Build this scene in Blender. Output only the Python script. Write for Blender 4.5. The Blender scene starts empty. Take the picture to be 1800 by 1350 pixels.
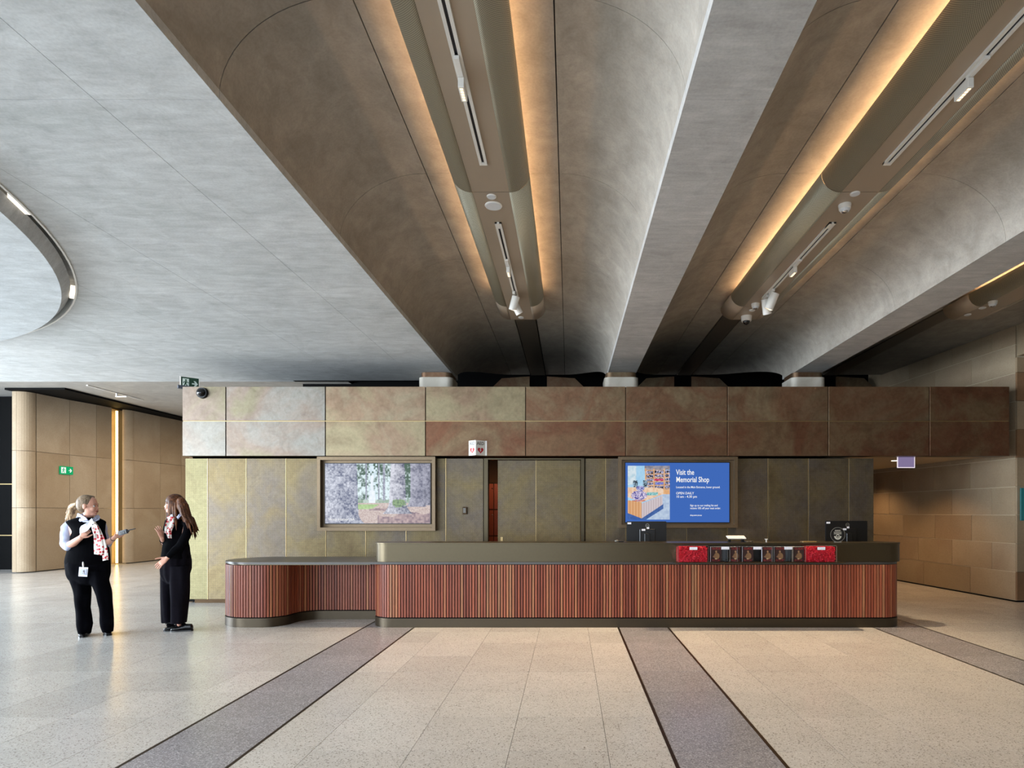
import bpy, bmesh, math, random
import numpy as np
from mathutils import Vector, Matrix
PI = math.pi
sc = bpy.context.scene
C = sc.collection
random.seed(7)

# ---------------------------------------------------------------- camera, world, daylight, exposure
EYE = 1.445            # camera height in metres, level view along +Y
cam = bpy.data.objects.new('camera', bpy.data.cameras.new('camera'))
C.objects.link(cam)
cam.location = (0, 0, EYE)
cam.rotation_euler = (PI / 2, 0, 0)
cam.data.sensor_width = 36.0
cam.data.lens = 21.2
cam.data.shift_x = -100 / 1800
cam.data.shift_y = 224 / 1800
cam.data.clip_start = 0.05
sc.camera = cam

world = bpy.data.worlds.new('sky')
sc.world = world
world.use_nodes = True
wn = world.node_tree.nodes['Background']
wn.inputs[0].default_value = (0.62, 0.78, 1.0, 1)
wn.inputs[1].default_value = 1.0

sc.view_settings.view_transform = 'Standard'
sc.view_settings.look = 'None'
sc.view_settings.exposure = 0.0
sc.view_settings.gamma = 1.0
sc.view_settings.use_curve_mapping = False


def area(name, loc, rot, sx, sy, power, color):
    l = bpy.data.lights.new(name, 'AREA')
    l.shape = 'RECTANGLE'
    l.size, l.size_y, l.energy, l.color = sx, sy, power, color
    o = bpy.data.objects.new(name, l)
    C.objects.link(o)
    o.location, o.rotation_euler = loc, rot
    return o


DAY = (0.80, 0.90, 1.0)
# daylight entering through the glazed left side and the glazed entrance behind the camera (left half), plus an added fill
area('daylight_side_window', (-15.9, 2.0, 1.95), (PI / 2 + 0.2, 0, -PI / 2), 17, 3.4, 5300, DAY)
area('daylight_entrance_window', (-11.5, -7.7, 1.95), (PI / 2 + 0.2, 0, 0), 8.5, 3.4, 700, DAY)
area('added_fill_behind_camera', (-3.0, -7.7, 1.95), (PI / 2 + 0.2, 0, 0), 8.0, 3.4, 420, DAY)  # added fill to lift the ambient light, not a known opening


def spot(name, loc, target, power, angle, blend, color, size=0.04):
    l = bpy.data.lights.new(name, 'SPOT')
    l.energy, l.spot_size, l.spot_blend, l.color, l.shadow_soft_size = power, angle, blend, color, size
    o = bpy.data.objects.new(name, l)
    C.objects.link(o)
    o.location = loc
    o.rotation_euler = (Vector(target) - Vector(loc)).to_track_quat('-Z', 'Y').to_euler()
    return o


WARM = (1.0, 0.74, 0.46)

# ---------------------------------------------------------------- helpers
def lin(h):
    h = h.lstrip('#')
    v = [int(h[i:i + 2], 16) / 255 for i in (0, 2, 4)]
    return tuple([(c / 12.92 if c <= 0.04045 else ((c + 0.055) / 1.055) ** 2.4) for c in v] + [1.0])


def link(name, data, mat=None, parent=None, kind=None, label=None, cat=None, group=None, smooth=False):
    if isinstance(data, bmesh.types.BMesh):
        me = bpy.data.meshes.new(name)
        bmesh.ops.recalc_face_normals(data, faces=data.faces)
        data.to_mesh(me)
        data.free()
    else:
        me = data
    o = bpy.data.objects.new(name, me)
    C.objects.link(o)
    if mat is not None and me is not None:
        if not me.materials:
            me.materials.append(mat)
        elif me.materials[0] != mat:
            o.material_slots[0].link = 'OBJECT'
            o.material_slots[0].material = mat
    if parent is not None:
        o.parent = parent
        o.matrix_parent_inverse = Matrix.Identity(4)
    if kind: o['kind'] = kind
    if label: o['label'] = label
    if cat: o['category'] = cat
    if group: o['group'] = group
    if smooth and me is not None:
        for p in me.polygons: p.use_smooth = True
    return o


def empty(name, loc=(0, 0, 0), kind=None, label=None, cat=None, group=None, rz=0):
    o = link(name, None, kind=kind, label=label, cat=cat, group=group)
    o.location = loc
    o.rotation_euler = (0, 0, rz)
    o.empty_display_size = 0.1
    return o


def tree_copy(o, parent=None, **props):
    c = o.copy()
    C.objects.link(c)
    c.parent = parent
    for k, v in props.items(): c[k] = v
    for ch in list(o.children):
        tree_copy(ch, c)
    return c


def box(bm, x0, x1, y0, y1, z0, z1, bev=0.0, seg=1):
    x0, x1 = min(x0, x1), max(x0, x1); y0, y1 = min(y0, y1), max(y0, y1); z0, z1 = min(z0, z1), max(z0, z1)
    m = Matrix.Translation(((x0 + x1) / 2, (y0 + y1) / 2, (z0 + z1) / 2)) @ Matrix.Diagonal((x1 - x0, y1 - y0, z1 - z0, 1))
    r = bmesh.ops.create_cube(bm, size=1.0, matrix=m)
    if bev > 0:
        es = list({e for v in r['verts'] for e in v.link_edges})
        bmesh.ops.bevel(bm, geom=es, offset=bev, segments=seg, affect='EDGES')


def boxm(*a, bev=0.0, seg=1):
    bm = bmesh.new()
    box(bm, *a, bev=bev, seg=seg)
    return bm


def cyl(bm, c, r1, r2, h, seg=24, axis='Z', rot=None):
    m = Matrix.Translation(c)
    if rot is not None: m = m @ rot
    elif axis == 'Y': m = m @ Matrix.Rotation(PI / 2, 4, 'X')
    elif axis == 'X': m = m @ Matrix.Rotation(PI / 2, 4, 'Y')
    return bmesh.ops.create_cone(bm, cap_ends=True, segments=seg, radius1=r1, radius2=r2, depth=h, matrix=m)


def sph(bm, c, r, s=(1, 1, 1), seg=16, rings=10):
    return bmesh.ops.create_uvsphere(bm, u_segments=seg, v_segments=rings, radius=r,
                                     matrix=Matrix.Translation(c) @ Matrix.Diagonal((s[0], s[1], s[2], 1)))


def prism(bm, pts, z0, z1):
    """vertical prism over a plan outline"""
    a = [bm.verts.new((x, y, z0)) for x, y in pts]
    b = [bm.verts.new((x, y, z1)) for x, y in pts]
    n = len(pts)
    for i in range(n):
        bm.faces.new((a[i], a[(i + 1) % n], b[(i + 1) % n], b[i]))
    bm.faces.new(a[::-1]); bm.faces.new(b)


def along_y(bm, prof, y0, y1, closed=True):
    """extrude an XZ outline along Y"""
    a = [bm.verts.new((x, y0, z)) for x, z in prof]
    b = [bm.verts.new((x, y1, z)) for x, z in prof]
    n = len(prof)
    for i in range(n if closed else n - 1):
        bm.faces.new((a[i], a[(i + 1) % n], b[(i + 1) % n], b[i]))
    if closed:
        bm.faces.new(a[::-1]); bm.faces.new(b)


def arc(cx, cy, r, a0, a1, n):
    return [(cx + r * math.cos(math.radians(a0 + (a1 - a0) * i / n)), cy + r * math.sin(math.radians(a0 + (a1 - a0) * i / n))) for i in range(n + 1)]


def at(px, py, D):
    """scene point seen at pixel px, py of the photograph on the plane at depth D"""
    return Vector(((px - 1000) * D / 1060, D, EYE + (899 - py) * D / 1060))


def loft(bm, secs, seg=16):
    """closed tube through sections (centre, axis_a*radius, axis_b*radius)"""
    rings = []
    for c, a, b in secs:
        c, a, b = Vector(c), Vector(a), Vector(b)
        rings.append([bm.verts.new(c + a * math.cos(2 * PI * k / seg) + b * math.sin(2 * PI * k / seg)) for k in range(seg)])
    for r0, r1 in zip(rings, rings[1:]):
        for k in range(seg):
            bm.faces.new((r0[k], r0[(k + 1) % seg], r1[(k + 1) % seg], r1[k]))
    bm.faces.new(rings[0][::-1]); bm.faces.new(rings[-1])


def limb(bm, pts, rads, seg=12, flat=1.0, up=(0, 1, 0)):
    """round-ended tapered tube along points"""
    pts = [Vector(p) for p in pts]
    secs = []
    n = len(pts)
    for i, p in enumerate(pts):
        d = (pts[min(i + 1, n - 1)] - pts[max(i - 1, 0)]).normalized()
        u = Vector(up)
        a = d.cross(u)
        if a.length < 0.05: a = d.cross(Vector((1, 0, 0)))
        a.normalize(); b = a.cross(d).normalized()
        r = rads[i]
        if i == 0:
            for t in (-0.95, -0.7, -0.35):
                q = math.sqrt(1 - t * t); secs.append((p + d * r * t * 0.9, a * r * q, b * r * q * flat))
        secs.append((p, a * r, b * r * flat))
        if i == n - 1:
            for t in (0.35, 0.7, 0.95):
                q = math.sqrt(1 - t * t); secs.append((p + d * r * t * 0.9, a * r * q, b * r * q * flat))
    loft(bm, secs, seg)


def fuse(bm, voxel, smooth=4, fac=0.5):
    """merge overlapping closed pieces into one continuous skin"""
    me = bpy.data.meshes.new('tmp')
    bmesh.ops.recalc_face_normals(bm, faces=bm.faces)
    bm.to_mesh(me); bm.free()
    o = bpy.data.objects.new('tmp', me)
    C.objects.link(o)
    m = o.modifiers.new('r', 'REMESH'); m.mode = 'VOXEL'; m.voxel_size = voxel; m.use_smooth_shade = True
    if smooth:
        s = o.modifiers.new('s', 'SMOOTH'); s.iterations = smooth; s.factor = fac
    dg = bpy.context.evaluated_depsgraph_get()
    out = bpy.data.meshes.new_from_object(o.evaluated_get(dg))
    bpy.data.objects.remove(o); bpy.data.meshes.remove(me)
    for p in out.polygons: p.use_smooth = True
    out.materials.clear()
    return out


def text_mesh(body, size, bold=0.0, depth=0.001, align='LEFT', sx=1.0, spacing=1.0, line=1.0):
    cu = bpy.data.curves.new('t', 'FONT')
    cu.body, cu.size, cu.extrude, cu.offset = body, size, depth, bold
    cu.align_x = align
    cu.space_character, cu.space_line = spacing, line
    cu.resolution_u = 3
    o = bpy.data.objects.new('t', cu)
    C.objects.link(o)
    dg = bpy.context.evaluated_depsgraph_get()
    me = bpy.data.meshes.new_from_object(o.evaluated_get(dg))
    bpy.data.objects.remove(o)
    me.materials.clear()
    me.transform(Matrix.Diagonal((sx, 1, 1, 1)))
    return me


def text(name, body, loc, size, mat, parent, rot=(PI / 2, 0, 0), **kw):
    o = link(name, text_mesh(body, size, **kw), mat, parent)
    o.location, o.rotation_euler = loc, rot
    return o


# ---------------------------------------------------------------- materials
class NT:
    def __init__(s, name):
        s.m = bpy.data.materials.new(name); s.m.use_nodes = True
        s.t = s.m.node_tree; s.N = s.t.nodes; s.b = s.N['Principled BSDF']
    def n(s, kind, **kw):
        x = s.N.new(kind)
        for k, v in kw.items():
            if k.startswith('_'): setattr(x, k[1:], v)
            else: x.inputs[k.replace('__', ' ')].default_value = v
        return x
    def l(s, a, b): s.t.links.new(a, b)
    def pos(s, scale=(1, 1, 1), world=True, rot=(0, 0, 0)):
        src = s.N.new('ShaderNodeNewGeometry').outputs['Position'] if world else s.N.new('ShaderNodeTexCoord').outputs['Object']
        mp = s.N.new('ShaderNodeMapping'); mp.inputs['Scale'].default_value = scale; mp.inputs['Rotation'].default_value = rot
        s.l(src, mp.inputs['Vector'])
        return mp.outputs['Vector']
    def noise(s, vec, scale, detail=4, rough=0.55, dist=0.0):
        x = s.n('ShaderNodeTexNoise', Scale=scale, Detail=detail, Roughness=rough, Distortion=dist)
        s.l(vec, x.inputs['Vector'])
        return x.outputs['Fac']
    def ramp(s, fac, stops, interp='LINEAR'):
        r = s.N.new('ShaderNodeValToRGB'); e = r.color_ramp.elements; r.color_ramp.interpolation = interp
        while len(e) > 1: e.remove(e[-1])
        for i, (p, c) in enumerate(stops):
            c = lin(c) if isinstance(c, str) else (c if len(c) == 4 else tuple(c) + (1,))
            q = e[0] if i == 0 else e.new(p)
            q.position = p; q.color = c
        s.l(fac, r.inputs['Fac'])
        return r.outputs['Color']
    def mix(s, a, b, fac, mode='MIX'):
        x = s.N.new('ShaderNodeMix'); x.data_type = 'RGBA'; x.blend_type = mode
        for v, k in ((a, 6), (b, 7), (fac, 0)):
            if isinstance(v, (int, float)): x.inputs[k].default_value = v
            elif isinstance(v, (tuple, list)): x.inputs[k].default_value = v
            elif isinstance(v, str): x.inputs[k].default_value = lin(v)
            else: s.l(v, x.inputs[k])
        return x.outputs[2]
    def math(s, op, a, b=0.0, c=0.0):
        x = s.N.new('ShaderNodeMath'); x.operation = op
        for i, v in enumerate((a, b, c)):
            if isinstance(v, (int, float)): x.inputs[i].default_value = v
            else: s.l(v, x.inputs[i])
        return x.outputs[0]
    def bump(s, h, strength=0.2, dist=0.01):
        x = s.n('ShaderNodeBump', Strength=strength, Distance=dist)
        s.l(h, x.inputs['Height']); s.l(x.outputs['Normal'], s.b.inputs['Normal'])
    def rnd(s): return s.N.new('ShaderNodeObjectInfo').outputs['Random']
    def base(s, c):
        if isinstance(c, str): s.b.inputs['Base Color'].default_value = lin(c)
        else: s.l(c, s.b.inputs['Base Color'])
    def set(s, rough=None, metal=None, spec=None, coat=None, em=None, ems=None):
        for k, v in (('Roughness', rough), ('Metallic', metal), ('Specular IOR Level', spec), ('Coat Weight', coat)):
            if v is not None:
                if isinstance(v, (int, float)): s.b.inputs[k].default_value = v
                else: s.l(v, s.b.inputs[k])
        if em is not None:
            s.b.inputs['Emission Color'].default_value = lin(em); s.b.inputs['Emission Strength'].default_value = ems
        return s.m


def plain(name, color, rough=0.5, metal=0.0, spec=None, var=0.06, scale=30):
    t = NT(name)
    f = t.noise(t.pos(), scale, 3)
    c = lin(color)
    lo = tuple(x * (1 - var) for x in c[:3]) + (1,); hi = tuple(min(1, x * (1 + var)) for x in c[:3]) + (1,)
    t.base(t.ramp(f, [(0.3, lo), (0.7, hi)]))
    return t.set(rough=rough, metal=metal, spec=spec)


def glow(name, color, strength):
    t = NT(name)
    t.base('#000000')
    return t.set(rough=0.6, spec=0.0, em=color, ems=strength)


def concrete(name, c0, c1, c2, streak=(0.25, 1.4, 1), rough=0.6):
    t = NT(name)
    a = t.noise(t.pos((0.5, 0.9, 0.9)), 1.1, 6, 0.6, 0.4)
    b = t.noise(t.pos(streak), 9, 6, 0.65, 0.6)
    g = t.noise(t.pos(), 60, 3)
    c = t.ramp(a, [(0.25, c0), (0.5, c1), (0.75, c2)])
    c = t.mix(c, t.ramp(b, [(0.3, '#8a8886'), (0.7, '#ffffff')]), 0.32, 'MULTIPLY')
    bl = t.noise(t.pos((1, 1, 1)), 3.0, 7, 0.7, 1.2)
    c = t.mix(c, t.ramp(bl, [(0.3, '#9a9792'), (0.62, '#ffffff')]), 0.30, 'MULTIPLY')
    c = t.mix(c, t.ramp(g, [(0.3, '#d8d8d8'), (0.6, '#ffffff')]), 0.35, 'MULTIPLY')
    # small air holes
    v = t.n('ShaderNodeTexVoronoi', Scale=14.0); t.l(t.pos(), v.inputs['Vector'])
    h = t.ramp(v.outputs['Distance'], [(0.0, '#6a6a68'), (0.035, '#ffffff')])
    c = t.mix(c, h, 0.5, 'MULTIPLY')
    t.base(c)
    t.bump(t.math('ADD', b, t.math('MULTIPLY', g, 0.3)), 0.12, 0.01)
    return t.set(rough=rough, spec=0.3)


M = {}
M['slab'] = concrete('slab_concrete', '#c0c3c1', '#cbcdcc', '#d5d6d4', (0.35, 1.6, 1))
M['vault'] = concrete('vault_concrete', '#9d968b', '#a9a297', '#b4ada2', (0.8, 0.5, 0.8))
M['beam'] = concrete('beam_concrete', '#b0aeaa', '#bab8b4', '#c2c0bc', (0.35, 2.2, 1))
M['drum'] = concrete('drum_plaster', '#c4c8c9', '#ccd0d1', '#d4d7d7', (0.4, 1.2, 1))


def terrazzo(name, ground, chips, dark, lightchip):
    t = NT(name)
    p = t.pos()
    g = t.ramp(t.noise(p, 3.0, 4), [(0.3, ground), (0.7, chips)])
    v = t.n('ShaderNodeTexVoronoi', Scale=105.0, Randomness=1.0); t.l(p, v.inputs['Vector'])
    sep = t.N.new('ShaderNodeSeparateColor'); t.l(v.outputs['Color'], sep.inputs[0])
    edge = t.math('LESS_THAN', v.outputs['Distance'], 0.50)
    dk = t.math('MULTIPLY', t.math('LESS_THAN', sep.outputs[0], 0.15), edge)
    lt = t.math('MULTIPLY', t.math('GREATER_THAN', sep.outputs[0], 0.62), edge)
    v2 = t.n('ShaderNodeTexVoronoi', Scale=210.0); t.l(p, v2.inputs['Vector'])
    s2 = t.N.new('ShaderNodeSeparateColor'); t.l(v2.outputs['Color'], s2.inputs[0])
    d2 = t.math('MULTIPLY', t.math('LESS_THAN', s2.outputs[1], 0.10), t.math('LESS_THAN', v2.outputs['Distance'], 0.45))
    c = t.mix(g, lightchip, t.math('MULTIPLY', lt, 0.55))
    c = t.mix(c, dark, t.math('MULTIPLY', dk, 0.6))
    c = t.mix(c, dark, t.math('MULTIPLY', d2, 0.6))
    r = t.rnd()
    c = t.mix(c, t.ramp(r, [(0, '#f0f0f0'), (1, '#ffffff')]), 1.0, 'MULTIPLY')
    t.base(c)
    return t.set(rough=t.math('MULTIPLY_ADD', t.noise(p, 2.5, 3), 0.1, 0.17), spec=0.5)


M['terrazzo'] = terrazzo('pale_terrazzo', '#c8c5c0', '#d0cdc8', '#665849', '#e4e3e0')
M['terrazzo_blue'] = terrazzo('grey_terrazzo', '#949297', '#9d9ba0', '#5a5860', '#cfcfd5')
M['grout'] = plain('grout', '#59544d', 0.8)
M['bronze_dark'] = plain('dark_bronze_metal', '#3b2c1c', 0.38, 0.85)
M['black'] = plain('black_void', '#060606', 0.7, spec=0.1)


def bronze(name, stops, rough=0.42, dots=None, metal=0.8, scale=0.9, gain=1.0):
    t = NT(name)
    # every panel gets its own patina by shifting the noise with the object's random number
    g = t.N.new('ShaderNodeNewGeometry').outputs['Position']
    cx = t.N.new('ShaderNodeCombineXYZ'); r = t.rnd()
    t.l(t.math('MULTIPLY', r, 40.0), cx.inputs[0]); t.l(t.math('MULTIPLY', r, 23.0), cx.inputs[2])
    ad = t.N.new('ShaderNodeVectorMath'); ad.operation = 'ADD'; t.l(g, ad.inputs[0]); t.l(cx.outputs[0], ad.inputs[1])
    p = ad.outputs[0]
    a = t.noise(p, scale, 6, 0.6, 0.5)
    fine = t.noise(p, 22, 5, 0.7)
    c = t.ramp(a, stops)
    c = t.mix(c, t.ramp(fine, [(0.3, '#c4c0ba'), (0.65, '#ffffff')]), 0.4, 'MULTIPLY')
    bl = t.noise(p, 3.2, 5, 0.7, 1.0)
    c = t.mix(c, t.ramp(bl, [(0.35, '#7a6a58'), (0.55, '#ffffff')]), 0.25, 'MULTIPLY')
    rg = t.math('MULTIPLY_ADD', bl, 0.25, rough - 0.1)
    if dots:
        pitch, rad = dots
        sx = t.N.new('ShaderNodeSeparateXYZ'); t.l(g, sx.inputs[0])
        def cell(ox, oz):
            u = t.math('SUBTRACT', t.math('FRACT', t.math('ADD', t.math('DIVIDE', sx.outputs[0], pitch), ox)), 0.5)
            w = t.math('SUBTRACT', t.math('FRACT', t.math('ADD', t.math('DIVIDE', sx.outputs[2], pitch), oz)), 0.5)
            return t.math('LESS_THAN', t.math('SQRT', t.math('ADD', t.math('MULTIPLY', u, u), t.math('MULTIPLY', w, w))), rad)
        d = t.math('MAXIMUM', cell(0, 0), cell(0.5, 0.5))
        c = t.mix(c, '#0d0b08', t.math('MULTIPLY', d, 0.8))
    t.base(c)
    t.bump(fine, 0.05, 0.004)
    return t.set(rough=rg, metal=metal)


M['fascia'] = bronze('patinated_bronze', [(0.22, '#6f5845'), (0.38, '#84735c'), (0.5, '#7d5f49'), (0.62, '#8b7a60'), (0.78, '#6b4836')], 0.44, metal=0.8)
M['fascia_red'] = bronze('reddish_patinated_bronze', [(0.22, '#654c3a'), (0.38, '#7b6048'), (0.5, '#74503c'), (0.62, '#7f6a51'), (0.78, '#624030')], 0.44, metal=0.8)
M['fascia_part_daylit'] = bronze('golden_bronze_part_daylit', [(0.2, '#7f6f58'), (0.4, '#94886c'), (0.55, '#8c7560'), (0.68, '#958a72'), (0.82, '#83604a')], 0.45, metal=0.8)  # yellowish patina, also lightened as a step of the painted daylight falloff
M['fascia_daylit'] = bronze('bronze_painted_daylight', [(0.2, '#7a6f5e'), (0.4, '#87837b'), (0.55, '#85766a'), (0.65, '#807862'), (0.8, '#826a5a')], 0.46, metal=0.8)  # same bronze, paled to paint in the daylight it reflects
M['perf'] = bronze('perforated_bronze', [(0.2, '#6f5d42'), (0.42, '#887857'), (0.6, '#796e62'), (0.8, '#8b774d')], 0.46, dots=(0.026, 0.22), metal=0.75)
M['perf_gold'] = bronze('perforated_brass', [(0.2, '#7b7150'), (0.5, '#89815f'), (0.8, '#817957')], 0.46, dots=(0.026, 0.2), metal=0.75)
M['frame'] = plain('brown_bronze_frame', '#74634e', 0.4, 0.75)
M['counter_metal'] = plain('counter_bronze', '#514837', 0.36, 0.8, var=0.03)
M['plinth'] = plain('plinth_bronze', '#463d30', 0.4, 0.75, var=0.03)
M['worktop'] = plain('dark_worktop', '#4a4744', 0.30, 0.35, var=0.03)
M['brass'] = plain('brass_edge', '#c8ad7c', 0.35, 0.9)
M['taupe'] = plain('taupe_powdercoat', '#a89a88', 0.45, 0.25, var=0.02, scale=3)
M['taupe_perf'] = None


def perf_side():
    t = NT('perforated_taupe')
    g = t.N.new('ShaderNodeNewGeometry').outputs['Position']
    sx = t.N.new('ShaderNodeSeparateXYZ'); t.l(g, sx.inputs[0])
    # arc length around the rounded side is carried in the uv map
    uv = t.N.new('ShaderNodeUVMap').outputs['UV']
    su = t.N.new('ShaderNodeSeparateXYZ'); t.l(uv, su.inputs[0])
    pitch = 0.0135
    def cell(o):
        u = t.math('SUBTRACT', t.math('FRACT', t.math('ADD', t.math('DIVIDE', su.outputs[0], pitch), o)), 0.5)
        w = t.math('SUBTRACT', t.math('FRACT', t.math('ADD', t.math('DIVIDE', sx.outputs[1], pitch), o)), 0.5)
        return t.math('LESS_THAN', t.math('SQRT', t.math('ADD', t.math('MULTIPLY', u, u), t.math('MULTIPLY', w, w))), 0.20)
    d = t.math('MAXIMUM', cell(0), cell(0.5))
    t.base(t.mix('#bdb8a2', '#15130f', t.math('MULTIPLY', d, 0.85)))
    return t.set(rough=0.45, metal=0.3)


M['taupe_perf'] = perf_side()
M['white'] = plain('white_plastic', '#dedbd4', 0.4, var=0.02)
M['black_plastic'] = plain('black_plastic', '#0c0d10', 0.35, var=0.1)
M['black_gloss'] = plain('black_gloss', '#050507', 0.08)
M['slot'] = plain('track_slot', '#11131c', 0.5)
M['marble'] = None


def marble():
    t = NT('veined_marble')
    f = t.noise(t.pos(), 2.5, 4, 0.5, 0.6)
    t.base(t.ramp(f, [(0.3, '#a89f90'), (0.5, '#bdb6a8'), (0.65, '#cbc5b8')]))
    return t.set(rough=0.3)


M['marble'] = marble()


def stone(name, a, b, c, vein='#8f7f68', dark=0.25):
    t = NT(name)
    g = t.N.new('ShaderNodeNewGeometry').outputs['Position']
    cx = t.N.new('ShaderNodeCombineXYZ'); r = t.rnd()
    t.l(t.math('MULTIPLY', r, 31.0), cx.inputs[1]); t.l(t.math('MULTIPLY', r, 17.0), cx.inputs[2])
    ad = t.N.new('ShaderNodeVectorMath'); ad.operation = 'ADD'; t.l(g, ad.inputs[0]); t.l(cx.outputs[0], ad.inputs[1])
    p = ad.outputs[0]
    n1 = t.noise(p, 0.9, 5, 0.55, 0.8)
    n2 = t.noise(p, 45, 4, 0.6)
    w = t.n('ShaderNodeTexWave', Scale=0.7, Distortion=9.0, Detail=4.0); w.inputs['Detail Scale'].default_value = 0.8
    t.l(p, w.inputs['Vector'])
    col = t.ramp(n1, [(0.3, a), (0.5, b), (0.72, c)])
    col = t.mix(col, vein, t.ramp(w.outputs['Fac'], [(0.0, '#3a3a3a'), (0.09, '#000000')]))
    col = t.mix(col, t.ramp(n2, [(0.3, '#e2ded8'), (0.6, '#ffffff')]), 0.5, 'MULTIPLY')
    col = t.mix(col, t.ramp(r, [(0, '#ece7df'), (0.5, '#f8f5f0'), (1, '#ffffff')]), 1.0, 'MULTIPLY')
    t.base(col)
    t.bump(n2, 0.08, 0.003)
    return t.set(rough=0.6, spec=0.3)


M['sandstone'] = stone('honed_sandstone', '#a3917a', '#ad9c85', '#b6a791')
M['sandblock'] = stone('sandstone_blocks', '#93806a', '#9d8c74', '#a7977f')
M['sandblock_brown'] = stone('brown_sandstone_block', '#7d6047', '#86694e', '#8f7257')
M['mortar'] = plain('pale_mortar', '#c2b498', 0.8)


def wood():
    t = NT('red_hardwood_slat')
    r = t.rnd()
    p = t.pos((60, 60, 2.0))
    f = t.noise(p, 1.0, 5, 0.6, 0.3)
    c = t.ramp(r, [(0.0, '#7a3a26'), (0.2, '#9c4d32'), (0.4, '#8a422d'), (0.6, '#a85a3c'), (0.75, '#964f38'), (0.9, '#b8754e'), (1.0, '#9c6c4c')])
    c = t.mix(c, t.ramp(f, [(0.3, '#8e8a86'), (0.7, '#ffffff')]), 0.6, 'MULTIPLY')
    t.base(c)
    return t.set(rough=0.5)


M['slat'] = wood()
M['skin'] = plain('skin', '#d39c85', 0.5, var=0.05)
M['lip'] = plain('lips', '#9c5149', 0.45)
M['eye_white'] = plain('eye_white', '#d9d4cf', 0.2)
M['iris'] = plain('iris', '#2b1d14', 0.2)
M['hair_blonde'] = None


def hair(name, a, b, c):
    t = NT(name)
    f = t.noise(t.pos((90, 90, 9)), 1.0, 4, 0.6, 0.4)
    g = t.noise(t.pos(), 9, 3)
    col = t.ramp(f, [(0.3, a), (0.5, b), (0.72, c)])
    t.base(t.mix(col, t.ramp(g, [(0.35, '#8a8a8a'), (0.6, '#ffffff')]), 0.6, 'MULTIPLY'))
    t.bump(f, 0.5, 0.006)
    return t.set(rough=0.55, spec=0.25)


M['hair_grey'] = hair('ash_brown_hair', '#54442f', '#86705a', '#a8947a')
M['hair_blonde'] = hair('dark_blonde_hair', '#6d5238', '#a58561', '#c7ab85')
M['hair_brown'] = hair('brown_hair', '#2a150a', '#5a3219', '#93603a')
M['shirt'] = plain('pale_lilac_shirt', '#aeb3cc', 0.75)
M['knit'] = plain('black_knit', '#07070a', 0.95, spec=0.05, var=0.25, scale=200)
M['trouser'] = plain('black_trouser', '#08080d', 0.95, spec=0.06, var=0.15)
M['trouser_plum'] = plain('charcoal_trouser', '#121016', 0.95, spec=0.06, var=0.15)
M['shoe'] = plain('black_leather', '#08080a', 0.22)
M['paper'] = plain('white_paper', '#d9dbe4', 0.7)
M['chrome'] = plain('chrome', '#c9c9c9', 0.2, 1.0)


def poppies():
    t = NT('poppy_print_silk')
    v = t.n('ShaderNodeTexVoronoi', Scale=30.0, Randomness=0.75); t.l(t.pos((1, 0.6, 1)), v.inputs['Vector'])
    sep = t.N.new('ShaderNodeSeparateColor'); t.l(v.outputs['Color'], sep.inputs[0])
    d = v.outputs['Distance']
    c = t.ramp(d, [(0.0, '#1a0a0a'), (0.09, '#9c1420'), (0.2, '#c8323a'), (0.40, '#d64048'), (0.43, '#e6dfd6')], 'CONSTANT')
    t.base(t.mix('#e6dfd6', c, t.math('LESS_THAN', sep.outputs[0], 0.8)))
    return t.set(rough=0.55)


M['scarf'] = poppies()


def petals():
    t = NT('red_fabric_petals')
    c = t.ramp(t.noise(t.pos(), 90, 3), [(0.3, '#a3061a'), (0.6, '#d8102e'), (0.8, '#ee3550')])
    t.base(c)
    return t.set(rough=0.55)


M['petal'] = petals()


def attr_glow(name, strength):
    t = NT(name)
    a = t.N.new('ShaderNodeVertexColor'); a.layer_name = 'Col'
    t.base('#000000')
    t.l(a.outputs['Color'], t.b.inputs['Emission Color'])
    t.b.inputs['Emission Strength'].default_value = strength
    return t.set(rough=0.25, spec=0.3)


M['screen'] = attr_glow('screen_picture', 0.95)


def attr_print(name):
    t = NT(name)
    a = t.N.new('ShaderNodeVertexColor'); a.layer_name = 'Col'
    t.l(a.outputs['Color'], t.b.inputs['Base Color'])
    return t.set(rough=0.3)


M['print'] = attr_print('printed_cover')


def glass():
    t = NT('clear_acrylic')
    t.base('#eef4f4')
    t.b.inputs['Transmission Weight'].default_value = 1.0
    t.b.inputs['IOR'].default_value = 1.15
    t.b.inputs['Alpha'].default_value = 0.35
    return t.set(rough=0.02)


M['acrylic'] = glass()
# ---------------------------------------------------------------- floor: terrazzo slabs between bronze-edged darker bands
floor = empty('floor', kind='structure')
link('screed', boxm(-16.2, 10.5, -8.2, 24, -0.12, -0.016), M['grout'], floor)
BANDS = [-2.24, 0.925, 4.10]          # centres of the three darker bands
HB = 0.30
ROW0 = 5.43 - 0.6 * 23                # row joints fall on 5.43 + 0.6 k
cols = []                             # (x0, x1, is_band)
for b in BANDS: cols.append((b - HB, b + HB, True))
for b0, b1 in zip(BANDS, BANDS[1:]):
    a, e = b0 + HB + 0.02, b1 - HB - 0.02
    w = (e - a - 1.785) / 2
    xs = [a, a + w, a + w + 0.595, a + w + 1.19, a + w + 1.785, e]
    for x0, x1 in zip(xs, xs[1:]): cols.append((x0, x1, False))
x = BANDS[0] - HB - 0.02
cols.append((x - 0.375, x, False)); x -= 0.375
while x > -16.0:
    cols.append((x - 0.6, x, False)); x -= 0.6
x = BANDS[-1] + HB + 0.02
cols.append((x, x + 0.375, False)); x += 0.375
while x < 9.6:
    cols.append((x, x + 0.6, False)); x += 0.6
tile_meshes = {}


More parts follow.
